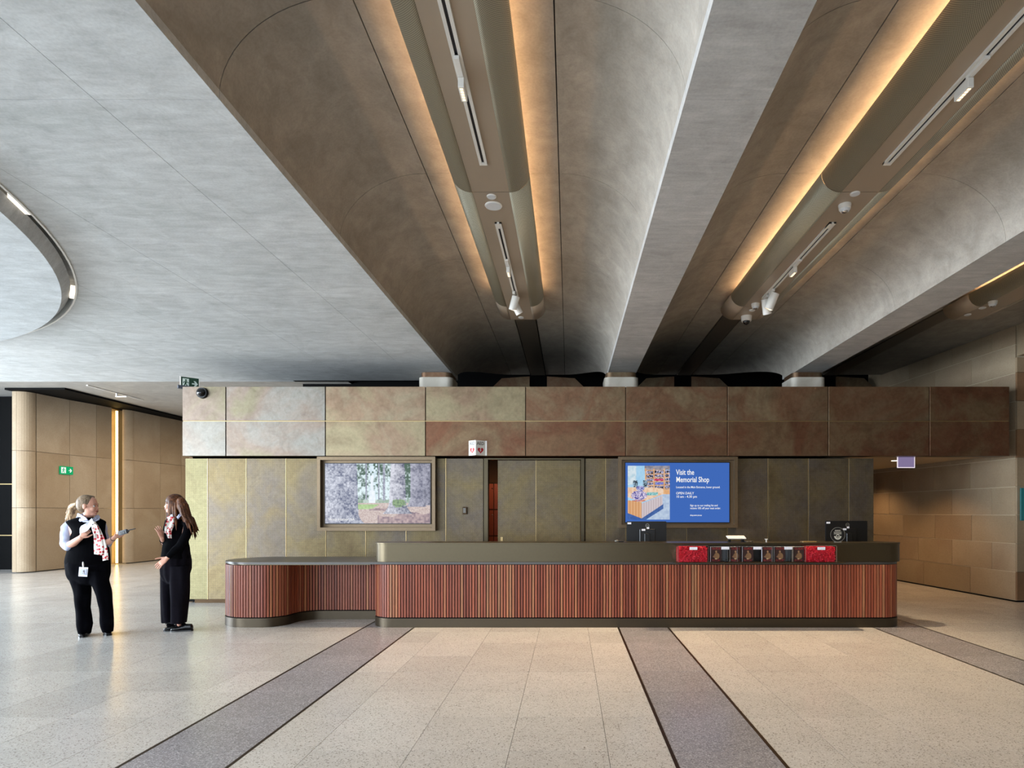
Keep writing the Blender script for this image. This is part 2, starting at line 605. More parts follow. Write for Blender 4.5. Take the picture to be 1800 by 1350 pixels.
def tile_mesh(w, d):
    k = (round(w, 3), round(d, 3))
    if k not in tile_meshes:
        bm = boxm(0.0015, w - 0.0015, 0.0015, d - 0.0015, -0.016, 0)
        me = bpy.data.meshes.new('floor_tile'); bm.to_mesh(me); bm.free()
        tile_meshes[k] = me
    return tile_meshes[k]


cells = []
for x0, x1, band in cols:
    for k in range(52):
        y0 = ROW0 + 0.6 * k
        if y0 > 21: break
        y1 = y0 + 0.6
        # the movement joint at 5.43 m is wider
        a0 = y0 + (0.004 if abs(y0 - 5.43) < 0.01 else 0)
        yc = (y0 + y1) / 2; xc = (x0 + x1) / 2
        px = 1000 + 1060 * xc / yc if yc > 0.5 else -9999
        py = 899 + 1060 * EYE / yc if yc > 0.5 else 9999
        vis = -60 < px < 1860 and py < 1400
        if 8.2 < yc and -6.0 < xc < 4.9: vis = False
        cells.append((0 if vis else 1, yc, x0, a0, x1 - x0, y1 - a0, band))
cells.sort()
rest = {False: bmesh.new(), True: bmesh.new()}
for i, (v, yc, x0, y0, w, d, band) in enumerate(cells):
    if v == 0 and i < 300:
        o = link('floor_tile', tile_mesh(w, d), None, floor)
        o.location = (x0, y0, 0)
        if not o.data.materials: o.data.materials.append(M['terrazzo'])
        if band:
            o.material_slots[0].link = 'OBJECT'; o.material_slots[0].material = M['terrazzo_blue']
    else:
        box(rest[band], x0 + 0.0015, x0 + w - 0.0015, y0 + 0.0015, y0 + d - 0.0015, -0.016, 0)
link('floor_tiles', rest[False], M['terrazzo'], floor, kind='stuff')
link('band_tiles', rest[True], M['terrazzo_blue'], floor, kind='stuff')
for b in BANDS:
    for s in (-1, 1):
        xa = b + s * HB
        link('band_trim', boxm(xa, xa + s * 0.02, -8, 20.5, -0.03, 0.001), M['bronze_dark'], floor)

# ---------------------------------------------------------------- ceiling: flat slab, beams and vaults
ceiling = empty('ceiling', kind='structure')
ZB, ZC = 3.815, 4.415                 # beam soffit, vault crown
SEG = [-7.33, -5.53, -3.73, -1.93, -0.13, 1.67, 3.47, 5.30, 7.10, 8.90, 10.92]
G = 0.0015
CX, CY, CR = -10.07, 2.43, 6.267
# slab panels with the round opening cut out
xs = [-2.01, -2.73] + [-3.93 - 1.2 * i for i in range(11)]


def cut_circle(bm_box):
    o = link('tmp', bm_box); c = bmesh.new(); cyl(c, (CX, CY, ZB), CR, CR, 2, seg=160)
    k = link('tmpc', c)
    md = o.modifiers.new('b', 'BOOLEAN'); md.object = k; md.operation = 'DIFFERENCE'; md.solver = 'EXACT'
    me = bpy.data.meshes.new_from_object(o.evaluated_get(bpy.context.evaluated_depsgraph_get()))
    bpy.data.objects.remove(o); bpy.data.objects.remove(k)
    return me


for x1, x0 in zip(xs, xs[1:]):
    for y0, y1 in zip(SEG, SEG[1:]):
        cs = [math.hypot(px - CX, py - CY) for px in (x0, x1) for py in (y0, y1)]
        nx = min(max(CX, x0), x1); ny = min(max(CY, y0), y1)
        near = math.hypot(nx - CX, ny - CY)
        if max(cs) < CR: continue
        b = boxm(x0 + G, x1 - G, y0 + G, y1 - G, ZB, ZB + 0.12)
        if near < CR:
            me = cut_circle(b)
            if len(me.polygons) == 0: continue
            link('ceiling_panel', me, M['slab'], ceiling)
        else:
            link('ceiling_panel', b, M['slab'], ceiling)
link('slab_edge', boxm(-16, -5.0, 10.93, 11.02, ZB, 4.5), M['slab'], ceiling)
link('slab_edge_dark', boxm(-5.0, -2.06, 10.93, 11.02, ZB, 4.9), M['black'], ceiling)
link('slab_backing', boxm(-16.1, -2.03, -8, 10.9, ZB + 0.125, ZB + 0.16), M['slab'], ceiling)
# round dropped drum inside the opening, with lamps in the shadow gap
bm = bmesh.new()
cyl(bm, (CX, CY, 3.77), CR - 0.125, CR - 0.055, 0.10, seg=160)
drum = link('ceiling_drum', bm, M['drum'], ceiling)
for i in range(5):                      # joints of the drum soffit, as shallow dark fillets
    pass
bm = bmesh.new()
for a in range(160):
    a0, a1 = 2 * PI * a / 160, 2 * PI * (a + 1) / 160
    r0, r1 = CR - 0.012, CR + 0.004
    q = [(CX + r * math.cos(t), CY + r * math.sin(t)) for r, t in ((r0, a0), (r1, a0), (r1, a1), (r0, a1))]
    prism(bm, q, ZB - 0.012, ZB + 0.1)
bmesh.ops.remove_doubles(bm, verts=bm.verts, dist=1e-4)
link('opening_rim', bm, M['white'], ceiling)
M['lamp_warm'] = glow('lamp_face', '#fff1dc', 1.6)
for px, py in ((43, 362), (136, 519), (20, 593)):
    D = 2.37 * 1060 / (899 - py); X = (px - 1000) / 1060 * D
    t = math.atan2(D - CY, X - CX)
    q = []
    for r, dt in ((CR - 0.052, -0.022), (CR - 0.013, -0.022), (CR - 0.013, 0.022), (CR - 0.052, 0.022)):
        q.append((CX + r * math.cos(t + dt), CY + r * math.sin(t + dt)))
    bm = bmesh.new(); prism(bm, q, ZB - 0.01, ZB + 0.06)
    link('slot_lamp', bm, M['lamp_warm'], None, label={43: 'slim rectangular lamp in the ring gap, upper one in the photo', 136: 'slim rectangular lamp at the rightmost point of the round ceiling ring', 20: 'slim rectangular lamp in the ring gap, lowest, near the left edge'}[px],
         cat='lamp', group='lamps in the round ceiling gap')

# beams
BEAMS = [0.91, 4.08]
HW = 0.24
for bx_ in BEAMS:
    for y0, y1 in zip(SEG, SEG[1:]):
        y1_ = y1 if y1 < 10.9 else 10.85
        link('beam_soffit', boxm(bx_ - HW, bx_ + HW, y0 + G, y1_ - G, ZB, ZB + 0.3), M['beam'], ceiling)

# vaults: quarter-round coves either side of a flat crown
VC = [-0.67, 2.495, 5.665]
HALF, FLAT = 1.345, 0.587


def cove(c, s):
    """points from the beam edge up to the crown, side s"""
    pts = []
    for i in range(17):
        a = PI / 2 * i / 16
        pts.append((c + s * (FLAT + (HALF - FLAT) * math.cos(a)), ZB + (ZC - ZB) * math.sin(a)))
    return pts


def yend(z):
    """the far end of a vault is cut in a sweeping curve"""
    t = (z - ZB) / (ZC - ZB)
    return 10.75 + 2.35 * t ** 1.6


def sheet(pts, y0, y1, endcut=False, th=0.05):
    bm = bmesh.new()
    rows = 10 if endcut else 1
    grid = []
    for x, z in pts:
        e = yend(z) if endcut else y1
        grid.append([bm.verts.new((x, y0 + (e - y0) * k / rows, z)) for k in range(rows + 1)])
    fs = []
    for a, b in zip(grid, grid[1:]):
        for k in range(rows): fs.append(bm.faces.new((a[k], a[k + 1], b[k + 1], b[k])))
    for f in fs: f.normal_update()
    # concrete thickness behind the visible face
    r = bmesh.ops.extrude_face_region(bm, geom=fs)
    top = [v for v in r['geom'] if isinstance(v, bmesh.types.BMVert)]
    cx = sum(v.co.x for v in top) / len(top)
    for v in top: v.co.z += th
    return bm


for vi, c in enumerate(VC):
    for y0, y1 in zip(SEG, SEG[1:]):
        last = y1 > 10.9
        link('vault_panel', sheet(cove(c, -1), y0 + 0.003, y1 - 0.003, last), M['vault'], ceiling, smooth=False)
        crown = [(c - FLAT + 0.008, ZC), (c - 0.172, ZC)], [(c + 0.172, ZC), (c + FLAT - 0.008, ZC)]
        if vi < 2:
            link('vault_panel', sheet(cove(c, 1)[::-1], y0 + G, y1 - G, last), M['vault'], ceiling)
        else:
            crown = crown[0], [(c + 0.172, ZC), (7.6, ZC)]
        for q in crown:
            link('vault_crown', sheet(q, y0 + G, y1 - G, last), M['vault'], ceiling)
for o in ceiling.children:
    if o.name.startswith('vault_panel'):
        for p in o.data.polygons: p.use_smooth = True
        try:
            o.data.set_sharp_from_angle(angle=math.radians(50))
        except Exception: pass

M['channel'] = plain('channel_metal', '#6f665a', 0.45, 0.3)
# service channel along each crown
for c in VC:
    bm = bmesh.new()
    box(bm, c - 0.155, c + 0.155, -7.3, 13.1, ZC - 0.012, ZC + 0.03)
    link('service_channel', bm, M['channel'], ceiling)
    link('channel_slot', boxm(c - 0.172, c + 0.172, -7.3, 13.1, ZC + 0.035, ZC + 0.06), M['black'], ceiling)
M['void'] = M['black']
# roof void above, dark
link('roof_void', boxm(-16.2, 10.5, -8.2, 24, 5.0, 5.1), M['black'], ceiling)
# higher ceiling of the side foyer beyond the slab
M['foyer'] = concrete('foyer_ceiling', '#a5a19a', '#b2aea7', '#bab6ae', (0.3, 2.0, 1))
for i in range(4):
    link('foyer_ceiling_panel', boxm(-16.1 + 2.8 * i + G, -16.1 + 2.8 * (i + 1) - G, 11.03, 24, 4.32, 4.40), M['foyer'], ceiling)

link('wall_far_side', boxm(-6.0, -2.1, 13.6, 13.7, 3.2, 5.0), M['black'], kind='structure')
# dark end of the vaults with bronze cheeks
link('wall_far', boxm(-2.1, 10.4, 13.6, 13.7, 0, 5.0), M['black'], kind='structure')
for c in VC:
    for s in (-1, 1):
        bm = bmesh.new()
        a = bm.verts.new((c + s * 0.19, 13.2, 3.6)); b = bm.verts.new((c + s * 1.15, 13.2, 3.6))
        d = bm.verts.new((c + s * 1.05, 13.2, 4.12)); e = bm.verts.new((c + s * 0.8, 13.2, 4.36)); e2 = bm.verts.new((c + s * 0.19, 13.2, 4.40))
        f = bm.faces.new((a, b, d, e, e2))
        r = bmesh.ops.extrude_face_region(bm, geom=[f])
        for v in r['geom']:
            if isinstance(v, bmesh.types.BMVert): v.co.y += 0.04
        link('bronze_cheek', bm, M['fascia'], ceiling)

# ---------------------------------------------------------------- bronze portal: fascia panels, box, perforated wall
FD = 9.35                             # face of the fascia
WD = 9.51                             # face of the perforated wall
def X(px, D): return (px - 1000) * D / 1060
def Z(py, D): return EYE + (899 - py) * D / 1060
trim = empty('trim_1', (0, 0, 0), kind='structure', label='two rows of patinated bronze panels across the top of the reception wall')
zt, zm, zb = Z(679, FD), Z(740, FD), Z(802, FD)
link('backing', boxm(X(321, FD), X(1774, FD), FD + 0.03, WD + 0.1, zb + 0.01, zt - 0.012), M['bronze_dark'], trim)
pj = [320, 397, 572, 748, 924, 1100, 1279, 1456, 1634, 1775]
for i, (a, b) in enumerate(zip(pj, pj[1:])):
    for z0, z1 in ((zb, zm), (zm, zt)):
        m = M['fascia_daylit'] if i < 2 else (M['fascia_part_daylit'] if i < 3 or (i == 3 and z1 > zm) else (M['fascia_red'] if z0 < zm - 0.1 or i == 8 else M['fascia']))
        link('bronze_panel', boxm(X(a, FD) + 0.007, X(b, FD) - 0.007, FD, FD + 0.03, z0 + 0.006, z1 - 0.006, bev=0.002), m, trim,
             label='bronze panel with reflected daylight painted into its colour' if i < 2 else None)
link('brass_rail', boxm(X(321, FD), X(1774, FD), FD + 0.012, FD + 0.032, zm - 0.004, zm + 0.004), M['brass'], trim)
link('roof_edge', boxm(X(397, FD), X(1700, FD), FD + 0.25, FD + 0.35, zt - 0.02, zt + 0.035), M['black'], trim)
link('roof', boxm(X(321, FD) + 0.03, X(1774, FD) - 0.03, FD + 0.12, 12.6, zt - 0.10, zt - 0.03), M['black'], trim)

wall = empty('wall_back', kind='structure')
zt2 = zb - 0.02
x0w, x1w = X(325, WD), X(1536, WD)
# perforated panels, with the door opening left free
pw = [325, 365, 433, 503, 573, 643, 714, 784, 850]
pw2 = [1028, 1065, 1100, 1136, 1207, 1279, 1350, 1421, 1492, 1536]
for lst in (pw, pw2):
    for a, b in zip(lst, lst[1:]):
        m = M['perf_gold'] if a == 325 else M['perf']
        z0 = 0.06
        link('perforated_panel', boxm(X(a, WD) + 0.007, X(b, WD) - 0.005, WD, WD + 0.03, z0, zt2, bev=0.002), m, wall,
             label='bright brass end panel' if a == 325 else None)
        if a not in (325, 1028): link('brass_joint', boxm(X(a, WD) - 0.005, X(a, WD) + 0.001, WD - 0.001, WD + 0.03, z0, zt2), M['brass'], wall)
link('backing', boxm(x0w, X(850, WD), WD + 0.032, WD + 0.09, 0.02, zt2), M['black'], wall)
link('backing', boxm(X(1028, WD), x1w, WD + 0.032, WD + 0.09, 0.02, zt2), M['black'], wall)
link('plinth', boxm(X(341, WD), X(850, WD), WD + 0.02, WD + 0.1, 0, 0.06), M['bronze_dark'], wall)
link('plinth', boxm(X(1028, WD), x1w - 0.03, WD + 0.02, WD + 0.1, 0, 0.06), M['bronze_dark'], wall)
# flanks of the box, seen only from the side
link('box_side', boxm(x1w - 0.06, x1w, WD + 0.1, 13.5, 0, zt2), M['bronze_dark'], wall)
link('box_side', boxm(x0w, x0w + 0.06, WD + 0.1, 13.5, 0, 3.3), M['bronze_dark'], wall)
link('box_rear', boxm(x0w, x1w, 13.4, 13.5, 0, 3.3), M['bronze_dark'], wall)

# sliding door with its frame, standing a hand's width open; lockers seen through the gap
door = empty('door_1', kind='structure', label='perforated bronze sliding door left slightly open, between the two wall screens')
dz = Z(808, WD)
bm = bmesh.new()
box(bm, X(851, WD), X(858, WD), WD - 0.03, WD + 0.12, 0, zt2)
box(bm, X(1021, WD), X(1027, WD), WD - 0.03, WD + 0.12, 0, zt2)
box(bm, X(858, WD), X(1021, WD), WD - 0.03, WD + 0.12, dz, zt2)
link('door_frame', bm, M['counter_metal'], door)
DD = WD + 0.05
link('door_panel', boxm(X(875, DD), X(942, DD) - 0.003, DD, DD + 0.04, 0.01, dz - 0.005, bev=0.002), M['perf'], door)
link('door_panel', boxm(X(942, DD) + 0.003, X(1020, DD), DD, DD + 0.04, 0.01, dz - 0.005, bev=0.002), M['perf'], door)
link('brass_joint', boxm(X(942, DD) - 0.002, X(942, DD) + 0.003, DD - 0.003, DD + 0.03, 0.01, dz), M['brass'], door)
link('handle', boxm(X(880, DD), X(884, DD), DD - 0.012, DD, Z(951, DD), Z(944, DD)), M['brass'], door)
# room behind: warm timber lockers
M['locker'] = plain('red_timber_locker', '#8a3b22', 0.45)
M['locker_wall'] = plain('tan_wall', '#8d5a35', 0.7)
link('wall_store', boxm(-2.4, 1.2, 12.2, 12.3, 0, 3.2), M['locker_wall'], kind='structure')
LD = 11.2
for i, pxs in enumerate(((858, 868), (868, 880), (880, 892))):
    lk = empty('locker', (X(pxs[0], LD), LD, 0), cat='locker', group='timber lockers behind the sliding door',
               label=['red timber locker column seen through the door gap, left one', 'red timber locker column seen through the door gap, beside its open edge', 'red timber locker column mostly hidden behind the sliding door'][i])
    w = X(pxs[1], LD) - X(pxs[0], LD)
    link('carcass', boxm(0.0, w - 0.004, 0.02, 0.5, 0, 1.98), M['bronze_dark'], lk)
    for k in range(4):
        z0 = 0.02 + k * 0.49
        d = link('door', boxm(0.004, w - 0.008, 0, 0.02, z0, z0 + 0.47, bev=0.002), M['locker'], lk)
        bm = bmesh.new(); sph(bm, (w * 0.75, -0.012, z0 + 0.38), 0.012, seg=10, rings=6)
        link('knob', bm, M['chrome'], d, smooth=True)
spot('store_room_lamp', (-1.0, 10.4, 2.4), (-1.3, 11.3, 0.8), 35, 2.2, 0.8, (1, 0.75, 0.5))

# ---------------------------------------------------------------- corridor on the right, sandstone block wall
soffit_z = 2.37
bm = bmesh.new(); prism(bm, [(x1w - 0.02, WD + 0.02), (6.80, WD + 0.02), (7.07, 10.25), (6.62, 15.2), (x1w - 0.02, 15.2)], soffit_z, soffit_z + 0.08)
link('corridor_ceiling', bm, plain('corridor_soffit', '#b9a88e', 0.7), kind='structure')
wr = empty('wall_right', kind='structure')
ang = math.atan2(6.88 - 7.13, 12.25 - 9.63)         # the wall leans slightly inwards with depth
wr.location = (7.13, 9.63, 0); wr.rotation_euler = (0, 0, -ang)
CH = 0.4545
# local: y runs along the wall (0 at its near corner), face at x = 0
bm = boxm(0.006, 0.25, 0.001, 5.6, 0.02, 4.75)
link('wall_core', bm, M['mortar'], wr)
link('shadow_gap', boxm(-0.002, 0.3, -0.02, 5.6, 0, 0.022), M['black'], wr)
random.seed(11)
for k in range(11):
    z0 = 0.025 + k * CH
    y = 0.0
    first = True
    lens = []
    off = [0.95, 0.47, 0.92, 0.47, 0.95, 0.5][k % 6]
    while y < 5.5:
        L = off if first else random.choice([0.92, 0.92, 0.6, 1.2, 0.92])
        first = False
        y1 = min(y + L, 5.58)
        z1 = min(z0 + CH - 0.008, 4.74)
        link('stone_block', boxm(0, 0.022, y + (0.0 if y == 0 else 0.004), y1 - 0.004, z0, z1), M['sandblock'], wr)
        y = y1
# jamb of the side opening: banded blocks facing the room
jb = M['sandblock_brown'], M['sandblock']
rows = [1, 0, 0, 1, 0, 1, 0, 1, 1]
for k in range(9):
    z0 = 0.03 + k * CH
    z1 = min(z0 + CH - 0.006, 3.90)
    link('jamb_block', boxm(0.004, 0.9, -0.03, 0.0, z0, z1), jb[rows[k] == 0 and 1 or 0] if k in (0, 4, 6) else (M['sandblock_brown'] if k in (5, 7) else M['sandblock']), wr)
link('jamb_core', boxm(0.03, 2.9, 0.0, 0.2, 0, 4.75), M['mortar'], wr)
wr2 = empty('wall_side', kind='structure')
link('lintel', boxm(7.14, 7.5, 2.5, 9.60, 3.92, 4.75), M['sandblock'], wr2)
link('wall_face', boxm(7.14, 7.5, -8, 2.5, 0, 4.75), M['sandblock'], wr2)
link('side_room', boxm(10.0, 10.1, -8, 9.7, 0, 5), M['sandblock'], wr2)
link('wall_end', boxm(4.6, 7.6, 15.2, 15.3, 0, 2.5), M['sandblock'], kind='structure')
# entrance side: solid behind the camera on the right half only
link('wall_entrance', boxm(-1.4, 10.4, -8.1, -8.0, 0, 5), plain('entrance_wall', '#38332d', 0.6), kind='structure')
# teal sign on the jamb
JD = 9.585
sg = link('wall_sign', boxm(X(1793, JD), X(1793, JD) + 0.42, JD - 0.015, JD + 0.005, Z(915, JD), Z(858, JD), bev=0.003), plain('teal_panel', '#0f6a6c', 0.4), None,
          label='teal rectangular sign panel on the stone jamb at the right edge', cat='sign')
# downlight and edge-lit exit sign under the corridor ceiling
dl = empty('downlight', (X(1568, 11.0), 10.9, soffit_z), label='small recessed round downlight in the corridor soffit', cat='downlight')
bm = bmesh.new(); cyl(bm, (0, 0, -0.004), 0.075, 0.075, 0.008); link('trim_ring', bm, M['white'], dl)
bm = bmesh.new(); cyl(bm, (0, 0, -0.010), 0.058, 0.058, 0.006); link('lens', bm, glow('lamp_lens', '#ffe9c4', 6.0), dl)
spot('corridor_downlight_a', (5.75, 10.9, soffit_z - 0.03), (5.9, 10.9, 0), 100, 2.2, 0.7, (1, 0.62, 0.32))
spot('corridor_downlight_b', (5.9, 13.0, soffit_z - 0.03), (6.1, 13.0, 0), 70, 2.2, 0.7, (1, 0.62, 0.32))

# ---------------------------------------------------------------- stone-clad walls of the side foyer, left
wl = empty('wall_left', kind='structure')
def slab_along(p, q, z0, z1, th=0.05, inner=None):
    p, q = Vector(p), Vector(q)
    d = (q - p).normalized(); nrm = Vector((-d.y, d.x))      # away from the room, to the left of travel
    g = 0.004
    a, b = p + d * g, q - d * g
    bm = bmesh.new()
    prism(bm, [a, b, b + nrm * th, a + nrm * th], z0, z1)
    return bm


def curve_panel(c, r, a0, a1, z0, z1, th=0.05, n=8):
    out = arc(c[0], c[1], r, a0, a1, n); inn = arc(c[0], c[1], r - th, a1, a0, n)
    bm = bmesh.new(); prism(bm, out + inn, z0, z1)
    return bm


def foyer_block(pts, corner, name):
    zs = [0.02, 1.53, 2.87, 4.26]
    for z0, z1 in zip(zs, zs[1:]):
        for p, q in zip(pts, pts[1:]):
            link('stone_panel', slab_along(p, q, z0 + 0.004, z1 - 0.004), M['sandstone'], wl)
        link('corner_panel', curve_panel(corner[0], corner[1], corner[2], corner[3], z0 + 0.004, z1 - 0.004), M['sandstone'], wl, smooth=False)


# first block: front return, round corner, then receding panels up to the lit slot
ax, ay = -12.68, 14.12
r = 0.24
foyer_block([(-12.68, 14.36 + 0.0), (-12.60, 15.22), (-12.46, 15.90), (-12.40, 16.36)], ((ax - 0.24, 14.12 + 0.22), 0.24, -90, 0), 'a')
for z0, z1 in ((0.02, 1.53), (1.53, 2.87), (2.87, 4.26)):
    link('stone_panel', boxm(-13.02, -12.925, 14.10, 14.15, z0 + 0.004, z1 - 0.004), M['sandstone'], wl)
link('wall_core', (lambda bm: (prism(bm, [(-13.0, 14.18), (-12.9, 14.18), (-12.75, 14.4), (-12.66, 15.2), (-12.5, 16.2), (-13.0, 16.2)], 0.0, 4.24), bm)[1])(bmesh.new()), M['grout'], wl)
link('slot_back', boxm(-12.75, -12.5, 16.2, 16.9, 0, 4.26), M['sandstone'], wl)
# second block beyond the slot, set slightly forward
foyer_block([(-12.16, 16.86), (-12.10, 17.86), (-12.02, 18.7), (-11.96, 19.6), (-11.9, 21.0)], ((-12.40, 16.86), 0.24, -70, 0), 'b')
link('wall_core', (lambda bm: (prism(bm, [(-12.6, 16.75), (-12.3, 16.75), (-12.22, 17.2), (-12.0, 21.0), (-12.9, 21.0)], 0.0, 4.24), bm)[1])(bmesh.new()), M['grout'], wl)
link('head_gap', boxm(-13.1, -11.7, 14.0, 21, 4.27, 4.315), M['black'], wl)
link('wall_foyer_end', boxm(-12.2, -5.5, 20.9, 21.0, 0, 4.3), M['sandstone'], kind='structure')
M['led'] = glow('led_strip', '#ffd27a', 9.0)
link('light_strip', boxm(-12.42, -12.38, 16.52, 16.56, 0.03, 4.2), M['led'], None, label='tall thin vertical light strip glowing in the slot between foyer stone walls', cat='light strip')
for fx, fy, p in ((-9.5, 15.0, 250), (-9.0, 18.2, 200), (-9.8, 12.2, 150)):
    spot('foyer_downlight', (fx, fy, 4.2), (fx - 1.2, fy, 0), p, 2.7, 0.8, (1, 0.80, 0.58))
# dark lobby further left
lob = empty('wall_lobby', kind='structure')
link('dark_panel', boxm(-16.1, -13.0, 15.0, 15.1, 0, 4.3), M['black'], lob)
for py in (851, 941):
    z = Z(py, 15.0); link('brass_rail', boxm(-16, -13.0, 14.98, 15.0, z - 0.012, z + 0.012), M['brass'], lob)
# ---------------------------------------------------------------- suspended service rafts in the vaults, with cove light
M['cove'] = glow('cove_led', '#ffcb96', 42.0)
RB, RT = 4.18, 4.345
RAFT_END = 8.60


def raft_side(c, s):
    """perforated rounded side; returns bmesh with arc length in the uv"""
    bm = bmesh.new(); uvl = bm.loops.layers.uv.new('UVMap')
    n = 10; pts = []; L = [0.0]
    for i in range(n + 1):
        a = PI / 2 * i / n
        pts.append((c + s * (0.159 + 0.171 * math.sin(a)), RB + 0.15 * (1 - math.cos(a))))
    pts.append((c + s * 0.33, RT))
    for a, b in zip(pts, pts[1:]): L.append(L[-1] + math.hypot(b[0] - a[0], b[1] - a[1]))
    return pts, L


for vi, c in enumerate(VC):
    D1 = RAFT_END
    raft = empty('ceiling_raft', (c, 0, RB), cat='ceiling raft', group='rounded taupe service rafts hung in the vaults',
                 label=['long rounded taupe service raft hung in the vault above the left half of the counter', 'long rounded taupe service raft in the vault above the right half of the counter', 'rounded taupe raft end in the rightmost dark vault by the stone wall'][vi])
    O = Vector((c, 0, RB))
    def rel(bm):
        bmesh.ops.translate(bm, verts=bm.verts, vec=-O); return bm
    for y0, y1, name in ((-7, 5.16, 'a'), (5.17, 8.05, 'b'), (8.055, D1, 'c')):
        link('bottom_panel', rel(boxm(c - 0.158, c + 0.158, y0, y1, RB, RB + 0.012)), M['taupe'], raft)
        for s in (-1, 1):
            pts, L = raft_side(c, s)
            bm = bmesh.new(); uvl = bm.loops.layers.uv.new('UVMap')
            a = [bm.verts.new((x, y0, z)) for x, z in pts]; b = [bm.verts.new((x, y1, z)) for x, z in pts]
            for i in range(len(pts) - 1):
                f = bm.faces.new((a[i], b[i], b[i + 1], a[i + 1])); f.smooth = True
                for lp, u in zip(f.loops, (L[i], L[i], L[i + 1], L[i + 1])): lp[uvl].uv = (u, 0)
            side = link('perforated_side' if name != 'c' else 'end_side', rel(bm), M['taupe_perf'] if name != 'c' else M['taupe'], raft)
            md = side.modifiers.new('thick', 'SOLIDIFY'); md.thickness = 0.004; md.offset = 0
    # end cap and tray
    pr, _ = raft_side(c, 1); pl, _ = raft_side(c, -1)
    prof = [(x, z) for x, z in pl[::-1]] + pr
    bm = bmesh.new(); along_y(bm, prof, D1 - 0.01, D1 - 0.002); link('end_cap', rel(bm), M['taupe'], raft)
    link('tray', rel(boxm(c - 0.24, c + 0.24, -7, D1 - 0.02, RT - 0.06, RT - 0.045)), M['taupe'], raft)
    for s in (-1, 1):
        link('cove_light', rel(boxm(c + s * 0.205, c + s * 0.225, -7, D1 - 0.6, RT - 0.045, RT - 0.03)), M['cove'], raft)
    for yy in (1.0, 4.0, 7.4):
        link('hanger', rel(boxm(c - 0.02, c + 0.02, yy - 0.02, yy + 0.02, RT - 0.05, ZC - 0.005)), M['black'], raft)

# lighting tracks
place = ['left raft above the counter', 'middle raft on the right', 'far right raft']
for vi, c in enumerate(VC):
    for ti, (y0, y1) in enumerate(((-3.0, 4.74), (5.70, 7.72))):
        if vi == 2 and ti == 1: y0, y1 = 5.7, 6.1
        if vi == 2 and ti == 0: continue
        t = empty('lighting_track', (c, y0, RB), cat='lighting track', group='white lighting tracks under the rafts',
                  label='%s white lighting track under the %s' % (('longer near', 'shorter far')[ti], place[vi]) if vi < 2 else 'white lighting track stub under the far right raft')
        L = y1 - y0
        bm = bmesh.new()
        for s in (-1, 1): box(bm, s * 0.010, s * 0.031, 0, L, -0.016, 0.0)
        box(bm, -0.031, 0.031, 0, 0.10, -0.0165, 0); box(bm, -0.031, 0.031, L - 0.03, L, -0.0165, 0)
        link('rail', bm, M['white'], t)
        link('slot', boxm(-0.010, 0.010, 0.10, L - 0.03, -0.006, -0.001), M['slot'], t)


def track_spot(x, y, aim, label, size=1.0, power=0):
    r = empty('spotlight', (x, y, RB - 0.017), cat='spotlight', group='white track spotlights', label=label)
    link('adapter', boxm(-0.017, 0.017, -0.07, 0.07, -0.035, 0, bev=0.003), M['white'], r)
    bm = bmesh.new(); cyl(bm, (0, 0, -0.065), 0.011, 0.011, 0.07, seg=12); link('stem', bm, M['white'], r)
    d = Vector(aim).normalized()
    q = d.to_track_quat('-Z', 'Y').to_matrix().to_4x4()
    bm = bmesh.new()
    T = Matrix.Translation(Vector((0, 0, -0.13))) @ q
    R, H = 0.048 * size, 0.17 * size
    bmesh.ops.create_cone(bm, cap_ends=False, segments=28, radius1=R, radius2=R, depth=H, matrix=T)
    bmesh.ops.create_cone(bm, cap_ends=True, segments=28, radius1=R * 0.97, radius2=R * 0.97, depth=0.01, matrix=T @ Matrix.Translation((0, 0, H / 2 - 0.006)))
    bmesh.ops.create_cone(bm, cap_ends=False, segments=28, radius1=R * 0.86, radius2=R * 0.86, depth=H, matrix=T)
    link('housing', bm, M['white'], r, smooth=False)
    bm = bmesh.new()
    bmesh.ops.create_cone(bm, cap_ends=True, segments=24, radius1=R * 0.84, radius2=R * 0.84, depth=0.01, matrix=T @ Matrix.Translation((0, 0, -H / 2 + 0.03)))
    link('lens', bm, M['lamp_face'], r)
    return r


M['lamp_face'] = glow('spot_lens', '#ffdcae', 2.5)
track_spot(VC[0] - 0.01, 7.50, (-0.30, 0.25, -1), 'white cylindrical spotlight nearest the end of the left raft, turned to the left')
track_spot(VC[0] + 0.005, 7.66, (0.55, 0.35, -1), 'white cylindrical spotlight behind the other on the left raft, tilted right')
track_spot(VC[1] + 0.0, 7.42, (-0.35, 0.3, -1), 'tilted white cylindrical spotlight at the end of the middle raft track, front one', 1.15)
track_spot(VC[1] - 0.0, 7.62, (0.25, 0.35, -1), 'white cylindrical spotlight behind the front one on the middle raft, beside the dome camera', 1.1)


def linear_spot(x, y, label):
    r = empty('linear_spotlight', (x, y, RB - 0.017), cat='spotlight', label=label, group='small linear track lights')
    link('adapter', boxm(-0.016, 0.016, -0.16, 0.02, -0.022, 0, bev=0.002), M['white'], r)
    link('head', boxm(-0.019, 0.019, -0.01, 0.13, -0.085, -0.023, bev=0.003), M['white'], r)
    for k in range(5):
        link('lens', boxm(-0.009, 0.009, 0.004 + k * 0.024, 0.02 + k * 0.024, -0.0868, -0.0852), M['lamp_face'], r)


linear_spot(VC[0], 3.75, 'small linear white track light on the near track of the left raft')
linear_spot(VC[0], 6.65, 'small linear white track light on the far track of the left raft')
linear_spot(VC[1], 3.75, 'small linear white track light with lit dots on the near track of the middle raft')
linear_spot(VC[1], 6.65, 'small linear white track light midway along the far track of the middle raft')


